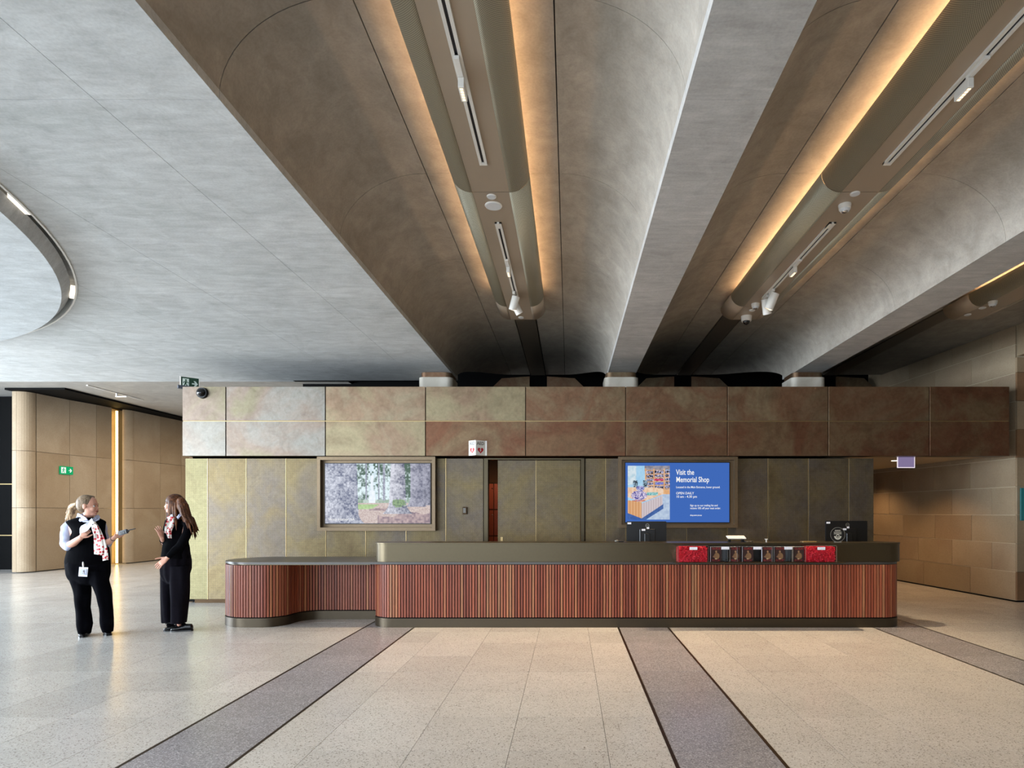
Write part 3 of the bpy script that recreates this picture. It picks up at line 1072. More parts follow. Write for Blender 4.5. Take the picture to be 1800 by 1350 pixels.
def disc(px, py, r, label, x=None, name='ceiling_disc', cat='ceiling disc', h=0.008):
    D = (RB - EYE) * 1060 / (899 - py)
    o = empty(name, (X(px, D), D, RB), label=label, cat=cat, group='white discs on the rafts')
    bm = bmesh.new(); cyl(bm, (0, 0, -h / 2), r * 0.94, r, h, seg=36)
    link('cover', bm, M['white'], o)
    bm = bmesh.new(); cyl(bm, (0, 0, -h - 0.001), r * 0.86, r * 0.86, 0.003, seg=36)
    link('face', bm, M['disc_face'], o)
    return o


M['disc_face'] = plain('disc_face', '#cfd2d4', 0.5, var=0.02)
disc(864, 345, 0.042, 'small white round cover on the left raft between its two tracks')
disc(867.5, 361.5, 0.078, 'larger white oval-looking speaker disc on the left raft between its tracks', name='ceiling_speaker', cat='speaker')
disc(916, 558, 0.040, 'small white disc at the very end of the left raft')
disc(1503, 340, 0.042, 'small white round cover on the middle raft above the smoke detector')
disc(1322, 545, 0.042, 'small flat white disc beside the dome camera on the middle raft')
disc(1727, 541, 0.045, 'flat white disc nearest the detector on the far right raft')
disc(1701, 553, 0.045, 'flat white disc nearest the end of the far right raft')


def detector(px, py, label):
    D = (RB - EYE) * 1060 / (899 - py)
    o = empty('smoke_detector', (X(px, D), D, RB), label=label, cat='smoke detector', group='white detectors on the rafts')
    bm = bmesh.new(); cyl(bm, (0, 0, -0.02), 0.05, 0.055, 0.04, seg=32); link('base', bm, M['white'], o, smooth=False)
    bm = bmesh.new(); cyl(bm, (0, 0, -0.05), 0.036, 0.046, 0.022, seg=32); link('chamber', bm, M['disc_face'], o)
    bm = bmesh.new(); sph(bm, (0, 0, -0.058), 0.030, (1, 1, 0.5)); link('lens', bm, M['chrome'], o, smooth=True)


detector(1485, 360, 'cylindrical white smoke detector with clear lens on the middle raft')
detector(1745, 530, 'cylindrical white smoke detector on the far right raft')
detector(1328, 534, 'white detector tucked behind the spotlights at the end of the middle raft')

# dome camera hanging at the end of the middle raft
D = 8.45
dc = empty('dome_camera', (X(1312, D), D, RB), label='white and black dome security camera at the end of the middle raft', cat='camera', group='dome security cameras')
bm = bmesh.new(); cyl(bm, (0, 0, -0.035), 0.068, 0.075, 0.07, seg=36); link('housing', bm, M['white'], dc)
bm = bmesh.new(); sph(bm, (0, 0, -0.07), 0.048, (1, 1, 1.0), 24, 14); link('dome', bm, M['black_gloss'], dc, smooth=True)

# black dome camera on the bronze fascia
dc = empty('dome_camera', (X(356.5, FD), FD, Z(691, FD)), label='black wall-mounted dome camera on the pale bronze fascia corner', cat='camera', group='dome security cameras')
bm = bmesh.new(); cyl(bm, (0, -0.02, 0), 0.088, 0.080, 0.04, seg=36, axis='Y'); link('housing', bm, M['black_plastic'], dc)
bm = bmesh.new(); sph(bm, (0, -0.045, 0), 0.062, (1, 0.9, 1), 24, 14); link('dome', bm, M['black_gloss'], dc, smooth=True)

# little track lamp on the foyer ceiling
D = 14.6
o = empty('track_lamp', (X(205, D), D, 4.32), label='small white track lamp on the foyer ceiling above the glowing slot', cat='lamp')
link('track', boxm(-0.02, 0.02, -0.9, 0.9, -0.02, 0), M['white'], o)
link('stem', boxm(-0.015, 0.015, -0.015, 0.015, -0.09, -0.02), M['white'], o)
link('head', boxm(-0.02, 0.25, -0.02, 0.02, -0.11, -0.085), M['white'], o)

# ---------------------------------------------------------------- columns resting on the bronze box
for i, cx in enumerate((-2.27, 0.895, 4.08)):
    D = 10.52
    col = empty('column', (cx, D, zt - 0.03), cat='column', group='short bronze and marble columns on the box',
                label=['short rounded column of bronze on a marble block, leftmost of the three above the fascia', 'short rounded bronze and marble column in the middle, above the fascia', 'short rounded bronze and marble column, rightmost, at the dark vault'][i])
    def rr(w, d, r, z0, z1):
        pts = []
        for sx, sy, a in ((1, -1, -90), (1, 1, 0), (-1, 1, 90), (-1, -1, 180)):
            pts += arc(sx * (w - r), sy * (d - r), r, a, a + 90, 8)
        bm = bmesh.new(); prism(bm, pts, z0, z1); return bm
    zz = zt - 0.03
    link('marble_block', rr(0.29, 0.29, 0.10, 0, 3.725 - zz), M['marble'], col)
    link('bronze_collar', rr(0.26, 0.26, 0.10, 3.725 - zz, ZB - zz - 0.001), M['fascia'], col)

# ---------------------------------------------------------------- reception counter
CF = 7.51
pm = CF / 1060


def XC(px): return (px - 1000) * pm


x_end = XC(1592)
R = 0.27
YB = CF + 0.85


def rounded_plan(x0, x1, y0, y1, r, n=10):
    return arc(x0 + r, y0 + r, r, 180, 270, n) + arc(x1 - r, y0 + r, r, 270, 360, n) + arc(x1 - r, y1 - r, r, 0, 90, n) + arc(x0 + r, y1 - r, r, 90, 180, n)


def walk(path, pitch):
    """equally spaced positions and directions along a polyline"""
    out = []; acc = 0.0; nxt = pitch / 2
    for p, q in zip(path, path[1:]):
        p, q = Vector(p), Vector(q); d = q - p; L = d.length
        if L < 1e-6: continue
        while nxt <= acc + L:
            t = (nxt - acc) / L
            out.append((p + d * t, math.atan2(d.y, d.x))); nxt += pitch
        acc += L
    return out


x_main = XC(650)
main_front = arc(x_main + R, CF + R, R, 180, 270, 12)[::1] + arc(x_end - R, CF + R, R, 270, 360, 12)
main_path = [(x_main, CF + 0.62)] + main_front + [(x_end, YB - 0.12)]
slat_me = {}


def slats(parent, path, z0, z1, pitch=0.0355, w=0.0245, d=0.024):
    k = (round(z1 - z0, 3))
    if k not in slat_me:
        bm = bmesh.new(); box(bm, -w / 2, w / 2, 0, d, 0, z1 - z0)
        me = bpy.data.meshes.new('slat'); bmesh.ops.recalc_face_normals(bm, faces=bm.faces); bm.to_mesh(me); bm.free(); me.materials.append(M['slat'])
        slat_me[k] = me
    o0 = parent.location
    for p, a in walk(path, pitch):
        o = link('slat', slat_me[k], None, parent)
        o.location = (p.x - o0.x, p.y - o0.y, z0); o.rotation_euler = (0, 0, a)


def offset_path(path, d):
    out = []
    n = len(path)
    for i in range(n):
        a, b = Vector(path[max(i - 1, 0)]), Vector(path[min(i + 1, n - 1)])
        t = (b - a).normalized(); nr = Vector((-t.y, t.x))
        out.append(tuple(Vector(path[i]) + nr * d))
    return out


ZS0, ZS1 = 0.125, 0.780
ctr = empty('reception_counter', (1.0, CF, 0), label='long reception counter with red timber slats and raised dark bronze top', cat='counter')


def rp(pts): return [(x - ctr.location.x, y - ctr.location.y) for x, y in pts]


slats(ctr, main_path, ZS0, ZS1)
inner = offset_path(main_path, 0.024)
bm = bmesh.new(); prism(bm, rp(inner + [(x_end - 0.03, YB - 0.12), (x_main + 0.03, YB - 0.12)]), 0.10, ZS1 + 0.01); link('carcass', bm, M['black'], ctr)
bm = bmesh.new(); prism(bm, rp(rounded_plan(x_main - 0.006, x_end + 0.006, CF - 0.006, YB - 0.1, R + 0.006)), 0, 0.112); link('plinth', bm, M['plinth'], ctr)
bm = bmesh.new(); prism(bm, rp(rounded_plan(x_main + 0.01, x_end - 0.01, CF + 0.01, YB - 0.1, R)), 0.112, 0.125); link('plinth_gap', bm, M['black'], ctr)
# worktop under the raised box, continuous with the low desk
bm = bmesh.new(); prism(bm, rp([(x_main, CF - 0.004)] + arc(x_end - R, CF - 0.004 + R, R, 270, 360, 10) + [(x_end, YB), (x_main, YB)]), 0.786, 0.814); link('shelf', bm, M['worktop'], ctr)
UF = CF + 0.02
up_plan = rounded_plan(XC(652), x_end + 0.02, UF, CF + 0.42, 0.205)
bm = bmesh.new(); prism(bm, rp(up_plan), 0.815, 1.035); link('raised_box', bm, M['counter_metal'], ctr)
bm = bmesh.new(); prism(bm, rp(rounded_plan(XC(651), x_end + 0.025, UF - 0.005, CF + 0.425, 0.21)), 1.036, 1.052); link('raised_top', bm, M['counter_metal'], ctr)
link('display_ledge', boxm(XC(1183) - 1.0, XC(1475) - 1.0, -0.17, 0.01, 0.8145, 0.822), M['counter_metal'], ctr)
for o in ctr.children:
    if o.name.startswith(('raised', 'plinth', 'shelf')):
        for p in o.data.polygons: p.use_smooth = True
        o.data.set_sharp_from_angle(angle=math.radians(30))

# low desk with the S-shaped front and knee space
xl = XC(370)
low = empty('low_counter', (-3.6, CF, 0), label='low end desk with curved timber slat front and thin dark worktop', cat='counter')
r1 = 0.44
front = [(xl, CF + 0.85)] + arc(xl + r1, CF + r1, r1, 180, 270, 14)
xa = -3.86
s1 = arc(xa, CF + 0.29, 0.29, -90, 0, 10)                     # convex, turning inwards
s2 = arc(xa + 0.58, CF + 0.29, 0.29, 180, 90, 10)             # concave, into the knee space
low_path = front + s1 + s2[1:] + [(x_main - 0.01, CF + 0.58)]
lp = lambda pts: [(x - low.location.x, y - low.location.y) for x, y in pts]
slats(low, low_path, 0.125, 0.772)
back = [(x_main - 0.01, CF + 0.86), (xl + 0.05, CF + 0.86)]
bm = bmesh.new(); prism(bm, lp(offset_path(low_path, 0.024) + back), 0.10, 0.775); link('carcass', bm, M['black'], low)
bm = bmesh.new(); prism(bm, lp(offset_path(low_path, -0.004) + back), 0, 0.112); link('plinth', bm, M['plinth'], low)
bm = bmesh.new(); prism(bm, lp(arc(xl + 0.46, CF + 0.46, 0.465, 180, 270, 16) + [(x_main - 0.001, CF - 0.004), (x_main - 0.001, CF + 0.93)] + arc(xl + 0.46, CF + 0.47, 0.465, 90, 180, 16)), 0.786, 0.812); link('worktop', bm, M['worktop'], low)
bm = bmesh.new(); prism(bm, lp(arc(xl + 0.46, CF + 0.46, 0.44, 180, 270, 16) + [(XC(650), CF + 0.02), (XC(650), CF + 0.90)] + arc(xl + 0.46, CF + 0.47, 0.44, 90, 180, 16)), 0.7755, 0.786); link('underlay', bm, M['counter_metal'], low)
for o in low.children:
    if o.name.startswith(('plinth', 'worktop', 'underlay')):
        for p in o.data.polygons: p.use_smooth = True
        o.data.set_sharp_from_angle(angle=math.radians(30))

# ---------------------------------------------------------------- warm track light onto the counter and floor (lamps of the rafts)
for i, (sx, tx) in enumerate(((VC[0], -0.8), (VC[1], 2.4))):
    spot('track_beam', (sx, 7.50, RB - 0.22), (tx, 7.15, 0), 700, 1.75, 0.8, WARM, 0.03)

for sx, sy, p in ((VC[0], 3.75, 110), (VC[1], 3.75, 160), (VC[1], 6.65, 70)):
    spot('linear_beam', (sx, sy + 0.06, RB - 0.12), (sx, sy + 0.1, 0), p, 2.3, 0.9, WARM, 0.05)

# ---------------------------------------------------------------- displays on the counter front ledge
HB0, HB1 = 0.8225, 1.028
DY0, DY1 = CF - 0.145, CF + 0.012
rng = random.Random(3)


def petal_box(px0, px1, label):
    x0, x1 = (px0 - 1000) * DY0 / 1060, (px1 - 1000) * DY0 / 1060
    o = empty('display_box', ((x0 + x1) / 2, (DY0 + DY1) / 2, HB0), label=label, cat='display box', group='clear boxes of red fabric petals')
    w, d, h = (x1 - x0) / 2, (DY1 - DY0) / 2, HB1 - HB0
    bm = bmesh.new(); t = 0.003
    box(bm, -w, w, -d, -d + t, 0, h); box(bm, -w, w, d - t, d, 0, h); box(bm, -w, -w + t, -d + t, d - t, 0, h); box(bm, w - t, w, -d + t, d - t, 0, h)
    link('case', bm, M['acrylic'], o)
    bm = bmesh.new()
    for s in (-1, 1): box(bm, s * w, s * (w - 0.006), -d - 0.001, -d + 0.004, 0, h)
    box(bm, -w, w, -d - 0.001, -d + 0.004, h - 0.005, h)
    link('edge', bm, M['chrome'], o)
    link('price_label', boxm(-0.045, 0.05, -d - 0.004, -d - 0.002, h - 0.052, h - 0.018), M['paper'], o)
    bm = bmesh.new()
    box(bm, -w + 0.012, w - 0.012, -d + 0.03, d - 0.01, 0.004, h - 0.03)
    for k in range(620):
        q = Vector((rng.uniform(-w + 0.016, w - 0.016), rng.uniform(-d + 0.008, -d + 0.036), rng.uniform(0.01, h - 0.012)))
        if k % 4 == 0: q.y = rng.uniform(-d + 0.01, d - 0.02); q.z = h - 0.025 + rng.uniform(-0.005, 0.012)
        m = Matrix.Translation(q) @ Matrix.Rotation(rng.uniform(0, 6.28), 4, 'Y') @ Matrix.Rotation(rng.uniform(-0.9, 0.9), 4, 'X') @ Matrix.Rotation(rng.uniform(-0.8, 0.8), 4, 'Z')
        vs = [bm.verts.new(m @ Vector(v)) for v in ((-0.012, 0, 0), (0, 0.003, 0.006), (0.012, 0, 0), (0, -0.003, -0.006))]
        bm.faces.new(vs)
        vs2 = [bm.verts.new(m @ Vector(v)) for v in ((-0.004, 0.001, -0.012), (0.006, -0.003, 0), (-0.002, 0.001, 0.012), (-0.008, -0.002, 0))]
        bm.faces.new(vs2)
    link('petals', bm, M['petal'], o, kind='stuff')
    return o


petal_box(1191.5, 1245.5, 'clear box packed with red fabric petals at the left end of the counter display')
petal_box(1415.5, 1471, 'clear box packed with red fabric petals at the right end of the counter display')

# long acrylic tray holding the booklets
x0, x1 = (1246 - 1000) * DY0 / 1060, (1415 - 1000) * DY0 / 1060
tray = empty('display_tray', ((x0 + x1) / 2, (DY0 + DY1) / 2, HB0), label='long clear tray between the red petal boxes holding dark booklets', cat='display tray')
w = (x1 - x0) / 2 - 0.002
bm = bmesh.new()
box(bm, -w, w, -0.0785, -0.0755, 0, 0.055); box(bm, -w, w, 0.072, 0.0785, 0, 0.2)
box(bm, -w, w, -0.0755, 0.072, 0, 0.003)
link('case', bm, M['acrylic'], tray)
link('backing', boxm(-w, w, 0.045, 0.068, 0.004, 0.20), M['black_plastic'], tray)
for px, nm in ((1275, 'a'), (1331.5, 'b'), (1386, 'c')):
    xx = (px - 1000) * (DY0 - 0.01) / 1060 - tray.location.x
    link('price_label', boxm(xx - 0.048, xx + 0.048, -0.084, -0.081, 0.158, 0.192), M['paper'], tray)
link('label_rail', boxm(-w, w, -0.081, -0.076, 0.192, 0.197), M['chrome'], tray)
for px in (1279.5, 1296.5, 1358, 1392):
    xx = (px - 1000) * DY0 / 1060 - tray.location.x
    link('divider', boxm(xx, xx + 0.004, -0.075, 0.04, 0.004, 0.19), M['chrome'], tray)


def cover_mesh(w, h):
    """dark maroon booklet cover: a seated brown figure between two lines of lettering; printed as small flat cells"""
    nx, nz = 26, 40
    col = np.zeros((nz, nx, 3))
    for j in range(nz):
        for i in range(nx):
            u, v = (i + .5) / nx, (j + .5) / nz
            c = [0.028, 0.012, 0.012]
            body = ((u - 0.55) / 0.27) ** 2 + ((v - 0.40) / 0.22) ** 2 < 1 and v > 0.2
            head = ((u - 0.50) / 0.095) ** 2 + ((v - 0.70) / 0.075) ** 2 < 1
            arm = ((u - 0.33) / 0.16) ** 2 + ((v - 0.36) / 0.07) ** 2 < 1
            if body: k = 0.6 + 0.6 * u; c = [0.19 * k, 0.105 * k, 0.05 * k]
            if arm: c = [0.17, 0.09, 0.05]
            if head: c = [0.26, 0.15, 0.08]
            if ((u - 0.48) / 0.11) ** 2 + ((v - 0.22) / 0.04) ** 2 < 1: c = [0.5, 0.36, 0.2]
            col[j, i] = c
    return mosaic('cover', col, w, h)


def mosaic(name, col, w, h):
    nz, nx, _ = col.shape
    vx = np.linspace(-w / 2, w / 2, nx + 1); vz = np.linspace(0, h, nz + 1)
    V = np.zeros(((nx + 1) * (nz + 1), 3)); V[:, 0] = np.tile(vx, nz + 1); V[:, 2] = np.repeat(vz, nx + 1)
    idx = np.arange(nz)[:, None] * (nx + 1) + np.arange(nx)[None, :]
    F = np.stack([idx, idx + 1, idx + nx + 2, idx + nx + 1], -1).reshape(-1, 4)
    me = bpy.data.meshes.new(name)
    me.vertices.add(len(V)); me.vertices.foreach_set('co', V.ravel())
    me.loops.add(F.size); me.loops.foreach_set('vertex_index', F.ravel().astype(np.int32))
    me.polygons.add(len(F)); me.polygons.foreach_set('loop_start', np.arange(0, F.size, 4, dtype=np.int32))
    me.update(calc_edges=True)
    at_ = me.color_attributes.new('Col', 'FLOAT_COLOR', 'CORNER')
    c = np.ones((len(F), 4)); c[:, :3] = col.reshape(-1, 3)
    at_.data.foreach_set('color', np.repeat(c, 4, 0).ravel())
    return me


M['cover_text'] = plain('cover_lettering', '#7b1f22', 0.5)
bw, bh = 0.132, 0.185
cov = cover_mesh(bw - 0.004, bh - 0.004)
where = ['leftmost of the six', 'second from the left', 'third from the left', 'fourth from the left', 'fifth from the left', 'rightmost of the six']
tm1 = text_mesh('GUIDE', 0.036, 0.0006, 0.0004, 'CENTER'); tm2 = text_mesh('BOOK', 0.036, 0.0006, 0.0004, 'CENTER')
for px, wh in zip((1259, 1293, 1315, 1349.5, 1371, 1404), where):
    b = empty('booklet', ((px - 1000) * (DY0 + 0.02) / 1060, DY0 + 0.022, HB0 + 0.0032), cat='booklet', group='guide booklets in the clear tray', label='dark maroon booklet in the clear tray, ' + wh)
    link('pages', boxm(-bw / 2, bw / 2, 0.001, 0.03, 0, bh), M['paper'], b)
    c_ = link('cover', cov, M['print'], b)
    fr = link('cover_edge', boxm(-bw / 2 - 0.001, bw / 2 + 0.001, 0.0004, 0.003, -0.0, bh + 0.0005), M['black_plastic'], b)
    for tm, z in ((tm1, bh - 0.033), (tm2, 0.008)):
        o = link('lettering', tm, M['cover_text'], b); o.location = (0, -0.0008, z); o.rotation_euler = (PI / 2, 0, 0)

# ---------------------------------------------------------------- things standing on the raised top
ZT = 1.052


def monitor(px0, px1, py0, D, yaw, tilt, label):
    xc = (px0 + px1) / 2
    w = (px1 - px0) * D / 1060 / 2
    zt_ = EYE + (899 - py0) * D / 1060
    zdesk = 0.818
    o = empty('monitor', (X(xc, D), D, zdesk), cat='monitor', group='black monitors seen from behind', label=label, rz=yaw)
    z0 = zt_ - zdesk - 0.33; z1 = zt_ - zdesk
    body = link('back_shell', boxm(-w, w, -0.006, 0.02, z0, z1, bev=0.006, seg=2), M['black_plastic'], o)
    link('rear_bulge', boxm(-w * 0.36, w * 0.42, -0.035, -0.006, z0 + 0.03, z1 - 0.10, bev=0.006), M['black_plastic'], o)
    link('screen', boxm(-w + 0.008, w - 0.008, 0.0205, 0.022, z0 + 0.01, z1 - 0.01), M['black_gloss'], o)
    link('stand', boxm(-0.035, 0.035, -0.075, -0.036, 0.012, z1 - 0.16, bev=0.004), M['black_plastic'], o)
    link('foot', boxm(-0.13, 0.13, -0.078, 0.12, 0, 0.012, bev=0.004), M['black_plastic'], o)
    # round maker's badge
    bm = bmesh.new()
    n = 32
    for i in range(n):
        a0, a1 = 2 * PI * i / n, 2 * PI * (i + 1) / n
        q = [Vector((r * math.cos(a), 0, r * math.sin(a))) for r, a in ((0.020, a0), (0.026, a0), (0.026, a1), (0.020, a1))]
        vs = [bm.verts.new(v + Vector((0.01, -0.0075, z1 - 0.055))) for v in q]; bm.faces.new(vs)
    link('round_badge', bm, M['badge_grey'], o)
    text('badge_lettering', 'DELL', (0.01, -0.0072, z1 - 0.0595), 0.0145, M['badge_grey'], o, align='CENTER', bold=0.0004, depth=0.0003)
    for (lx, lz, lw) in ((-w + 0.035, z1 - 0.025, 0.025), (0.018, z1 - 0.088, 0.016), (-0.045, z1 - 0.112, 0.024)):
        link('paper_label', boxm(lx - lw, lx + lw, -0.0375 if lz < z1 - 0.1 else -0.0085, -0.0362 if lz < z1 - 0.1 else -0.0065, lz - 0.012, lz + 0.012), M['paper'], o)
    return o


M['badge_grey'] = plain('badge_grey', '#8d8d88', 0.35, 0.6)
monitor(1101.5, 1171.5, 916.5, 8.02, 0.0, 0, 'black monitor back standing in front of the blue shop screen')
monitor(1450, 1526, 915.5, 8.02, 0.06, 0, 'black monitor back at the right end, behind the round acrylic sign')

# round acrylic sign in a little foot
D = CF + 0.12
rs = empty('round_sign', (X(1472.5, D), D, ZT), label='round clear acrylic sign with pale lettering in front of the right monitor', cat='sign')
Rr = 0.094
bm = bmesh.new(); cyl(bm, (0, 0, Rr + 0.005), Rr, Rr, 0.004, seg=64, axis='Y'); link('disc', bm, M['black_plastic'], rs)
bm = bmesh.new()
for i in range(64):
    a0, a1 = 2 * PI * i / 64, 2 * PI * (i + 1) / 64
    vs = [bm.verts.new((r * math.cos(a), -0.003, Rr + 0.005 + r * math.sin(a))) for r, a in ((Rr - 0.006, a0), (Rr, a0), (Rr, a1), (Rr - 0.006, a1))]
    bm.faces.new(vs)
link('rim', bm, M['badge_grey'], rs)
link('foot', boxm(-0.04, 0.04, -0.02, 0.02, 0, 0.012), M['badge_grey'], rs)
M['sign_white'] = plain('sign_print', '#b5b3a6', 0.5)
bm = bmesh.new()
def poly(bm, pts, y=-0.0032):
    bm.faces.new([bm.verts.new((x, y, z)) for x, z in pts])
zc = Rr - 0.012
for k, (hw, z) in enumerate(((0.038, Rr + 0.058), (0.034, Rr + 0.049), (0.050, Rr + 0.034), (0.048, Rr + 0.022), (0.050, Rr + 0.010))):
    nseg = 7
    for q in range(nseg):
        a = -hw + 2 * hw * q / nseg
        poly(bm, [(a, z), (a + 2 * hw / nseg * 0.8, z), (a + 2 * hw / nseg * 0.8, z + 0.006), (a, z + 0.006)])
# crest: crown-like half ring over a wreath
for i in range(24):
    a0, a1 = PI + PI * i / 24, PI + PI * (i + 1) / 24
    poly(bm, [(r * math.cos(a), zc + r * math.sin(a)) for r, a in ((0.026, a0), (0.046, a0), (0.046, a1), (0.026, a1))])
for i in range(24):
    a0, a1 = 2 * PI * i / 24, 2 * PI * (i + 1) / 24
    poly(bm, [(r * math.cos(a), zc + 0.002 + r * math.sin(a)) for r, a in ((0.012, a0), (0.021, a0), (0.021, a1), (0.012, a1))])
link('crest', bm, M['sign_white'], rs)

# payment terminals / cradle, hand-held scanner, flat cards
D = CF + 0.2
o = empty('tablet_stand', (X(1294, D), D, ZT), label='tilted white-edged tablet stand just behind the booklet display', cat='tablet')
bm = bmesh.new()
prof = [(-0.05, 0.055), (0.06, 0.082), (0.06, 0.070), (-0.05, 0.043)]
a = [bm.verts.new((-0.115, y, z)) for y, z in prof]; b = [bm.verts.new((0.115, y, z)) for y, z in prof]
for i in range(4): bm.faces.new((a[i], a[(i + 1) % 4], b[(i + 1) % 4], b[i]))
bm.faces.new(a[::-1]); bm.faces.new(b)
link('tablet', bm, M['white'], o)
bm = bmesh.new()
for sx in (-0.085, 0.085): box(bm, sx - 0.012, sx + 0.012, -0.02, 0.04, 0, 0.055)
box(bm, -0.1, 0.1, -0.05, 0.05, 0, 0.004)
link('stand', bm, M['black_plastic'], o)
o = link('card_reader', boxm(-0.05, 0.05, -0.04, 0.04, 0, 0.012, bev=0.003), M['black_plastic'], None, label='flat black card pad on the counter right of the tablet stand', cat='card reader')
o.location = (X(1316, D), D, ZT)
o = empty('pen_holder', (X(1347, D), D, ZT), label='tiny white T-shaped stand on the counter behind the display', cat='pen stand')
link('post', boxm(-0.006, 0.006, -0.006, 0.006, 0, 0.035), M['white'], o); link('cross_bar', boxm(-0.018, 0.018, -0.008, 0.008, 0.035, 0.043), M['white'], o)
o = link('leaflet_tray', boxm(-0.09, 0.09, -0.05, 0.05, 0, 0.012, bev=0.002), M['brass'], None, label='flat pale tray on the counter left of the right monitor', cat='tray')
o.location = (X(1421, D), D, ZT)
D = CF + 0.22
o = empty('hand_scanner', (X(1084, D), D, ZT), label='small grey hand scanner lying on the counter left of the monitor', cat='scanner')
bm = bmesh.new(); sph(bm, (0, 0, 0.014), 0.028, (1, 0.8, 0.5)); link('head', bm, M['badge_grey'], o, smooth=True)
link('grip', boxm(0.02, 0.09, -0.012, 0.012, 0, 0.014, bev=0.004), M['black_plastic'], o)

# ---------------------------------------------------------------- wall screens in deep bronze frames
def screen_box(px0, px1, py0, py1, sx0, sx1, sy0, sy1, fmat, label, group=None):
    FDp = WD - 0.13                       # front of the frame
    o = empty('wall_screen', (X((px0 + px1) / 2, FDp), WD, Z(py1, FDp)), label=label, cat='screen', group=group)
    ox, oz = o.location.x, o.location.z
    x0, x1 = X(px0, FDp) - ox, X(px1, FDp) - ox; z0, z1 = 0, Z(py0, FDp) - oz
    z1 = min(z1, zb - 0.004 - oz)
    t = 0.05
    for nm, b in (('frame_left', (x0, x0 + t, z0 + t, z1 - t)), ('frame_right', (x1 - t, x1, z0 + t, z1 - t)), ('frame_top', (x0, x1, z1 - t, z1)), ('frame_bottom', (x0, x1, z0, z0 + t))):
        link('frame_rail', boxm(b[0], b[1], -0.13, 0.0, b[2], b[3]), fmat, o)
    link('back_board', boxm(x0 + t, x1 - t, -0.03, 0.0, z0 + t, z1 - t), M['frame'], o)
    SD = WD - 0.07
    a0, a1, b0, b1 = X(sx0, SD) - ox, X(sx1, SD) - ox, Z(sy1, SD) - oz, Z(sy0, SD) - oz
    link('display_case', boxm(a0 - 0.012, a1 + 0.012, -0.066, -0.031, b0 - 0.012, b1 + 0.012, bev=0.002), M['black_plastic'], o)
    return o, a0, a1, b0, b1


# left screen: a photograph of big tree trunks in a park
o, a0, a1, b0, b1 = screen_box(557, 765, 802, 933, 571.5, 756, 815, 920, M['frame'], 'left wall screen showing thick tree trunks in a park')
rs_ = np.random.RandomState(5)


def vnoise(nx, nz, cx, cz, seed):
    r = np.random.RandomState(seed); g = r.rand(cz + 2, cx + 2)
    u = np.linspace(0, cx, nx, endpoint=False); v = np.linspace(0, cz, nz, endpoint=False)
    iu, iv = u.astype(int), v.astype(int); fu, fv = u - iu, v - iv
    fu = fu * fu * (3 - 2 * fu); fv = (fv * fv * (3 - 2 * fv))[:, None]
    A = g[iv][:, iu] * (1 - fu) + g[iv][:, iu + 1] * fu; B = g[iv + 1][:, iu] * (1 - fu) + g[iv + 1][:, iu + 1] * fu
    return A * (1 - fv) + B * fv


NX, NZ = 224, 126
U, V = np.meshgrid((np.arange(NX) + .5) / NX, (np.arange(NZ) + .5) / NZ)      # V up
Y_ = 1 - V


def L3(h): return np.array(lin(h)[:3])


n1, n2, n3 = vnoise(NX, NZ, 60, 34, 1), vnoise(NX, NZ, 110, 70, 2), vnoise(NX, NZ, 14, 8, 3)
img = np.zeros((NZ, NX, 3))
def put(mask, c0, c1, t):
    t = np.clip(t, 0, 1)[..., None]
    c = L3(c0) * (1 - t) + L3(c1) * t
    img[mask] = c[mask]
full = np.ones_like(U, bool)
put(full, '#35553a', '#dff0f4', (n1 * 0.9 + n2 * 0.5 + n3 * 0.7 - 0.78) * 1.5 + 0.35 * (Y_ > 0.38) * (Y_ < 0.6) - 0.4 * (U > 0.75))
put((np.abs(U - 0.455) < 0.04) & (n1 > 0.4), '#a9c8cf', '#e8f4fb', n1)
put((Y_ > 0.60) & (Y_ < 0.66), '#6f8d6a', '#d0dcd6', n1)
put((Y_ > 0.66), '#b49a92', '#d9c8c0', n2)
put((Y_ > 0.68) & (Y_ < 0.76) & (U > 0.3) & (U < 0.52 - (Y_ - 0.68)), '#93b56b', '#b9d592', n1)
put((Y_ > 0.90 - 0.22 * (U - 0.5) + 0.10 * (n3 - 0.5)) & (U > 0.50), '#7d6570', '#c3a8a4', n1)
put((np.abs(Y_ - 0.76 - 0.03 * n3) < 0.018) & (U > 0.42) & (U < 0.62), '#8a6f74', '#b39a98', n1)
put((np.abs(U - 0.447) < 0.012 + 0.012 * (Y_ > 0.45)) & (Y_ > 0.2) & (Y_ < 0.66), '#dde6ee', '#f2f6fb', n1)      # pale monument
put((np.abs(U - 0.447) < 0.03) & (Y_ > 0.54) & (Y_ < 0.66), '#dde6ee', '#f2f6fb', n1)
for c, w, y1 in ((0.56, 0.012, 0.62), (0.39, 0.008, 0.6), (0.51, 0.006, 0.6)):
    put((np.abs(U - c) < w) & (Y_ < y1), '#6d6e83', '#b9bccb', n2)
def trunk(c, w0, w1, base, flare, lo, hi, bright=0):
    w = w0 + (w1 - w0) * Y_ / base + flare * np.clip((Y_ - base + 0.22) / 0.22, 0, 1) ** 2.5
    m = (np.abs(U - c) < w) & (Y_ < base)
    put(m, lo, hi, (n1 - 0.5) * 0.65 + (n2 - 0.5) * 0.5 + 0.5 + (n3 - 0.5) * 0.5 - (U - c) / w * 0.25 + bright)
trunk(0.96, 0.06, 0.05, 0.70, 0.03, '#4f4d61', '#a7a6b6')
trunk(0.87, 0.06, 0.055, 0.72, 0.04, '#54536a', '#b3b2c1')
trunk(0.69, 0.065, 0.085, 0.84, 0.06, '#4c4c66', '#d8d8e2', 0.05)
trunk(0.13, 0.17, 0.19, 1.02, 0.07, '#454a6c', '#d8dae6', 0.05)
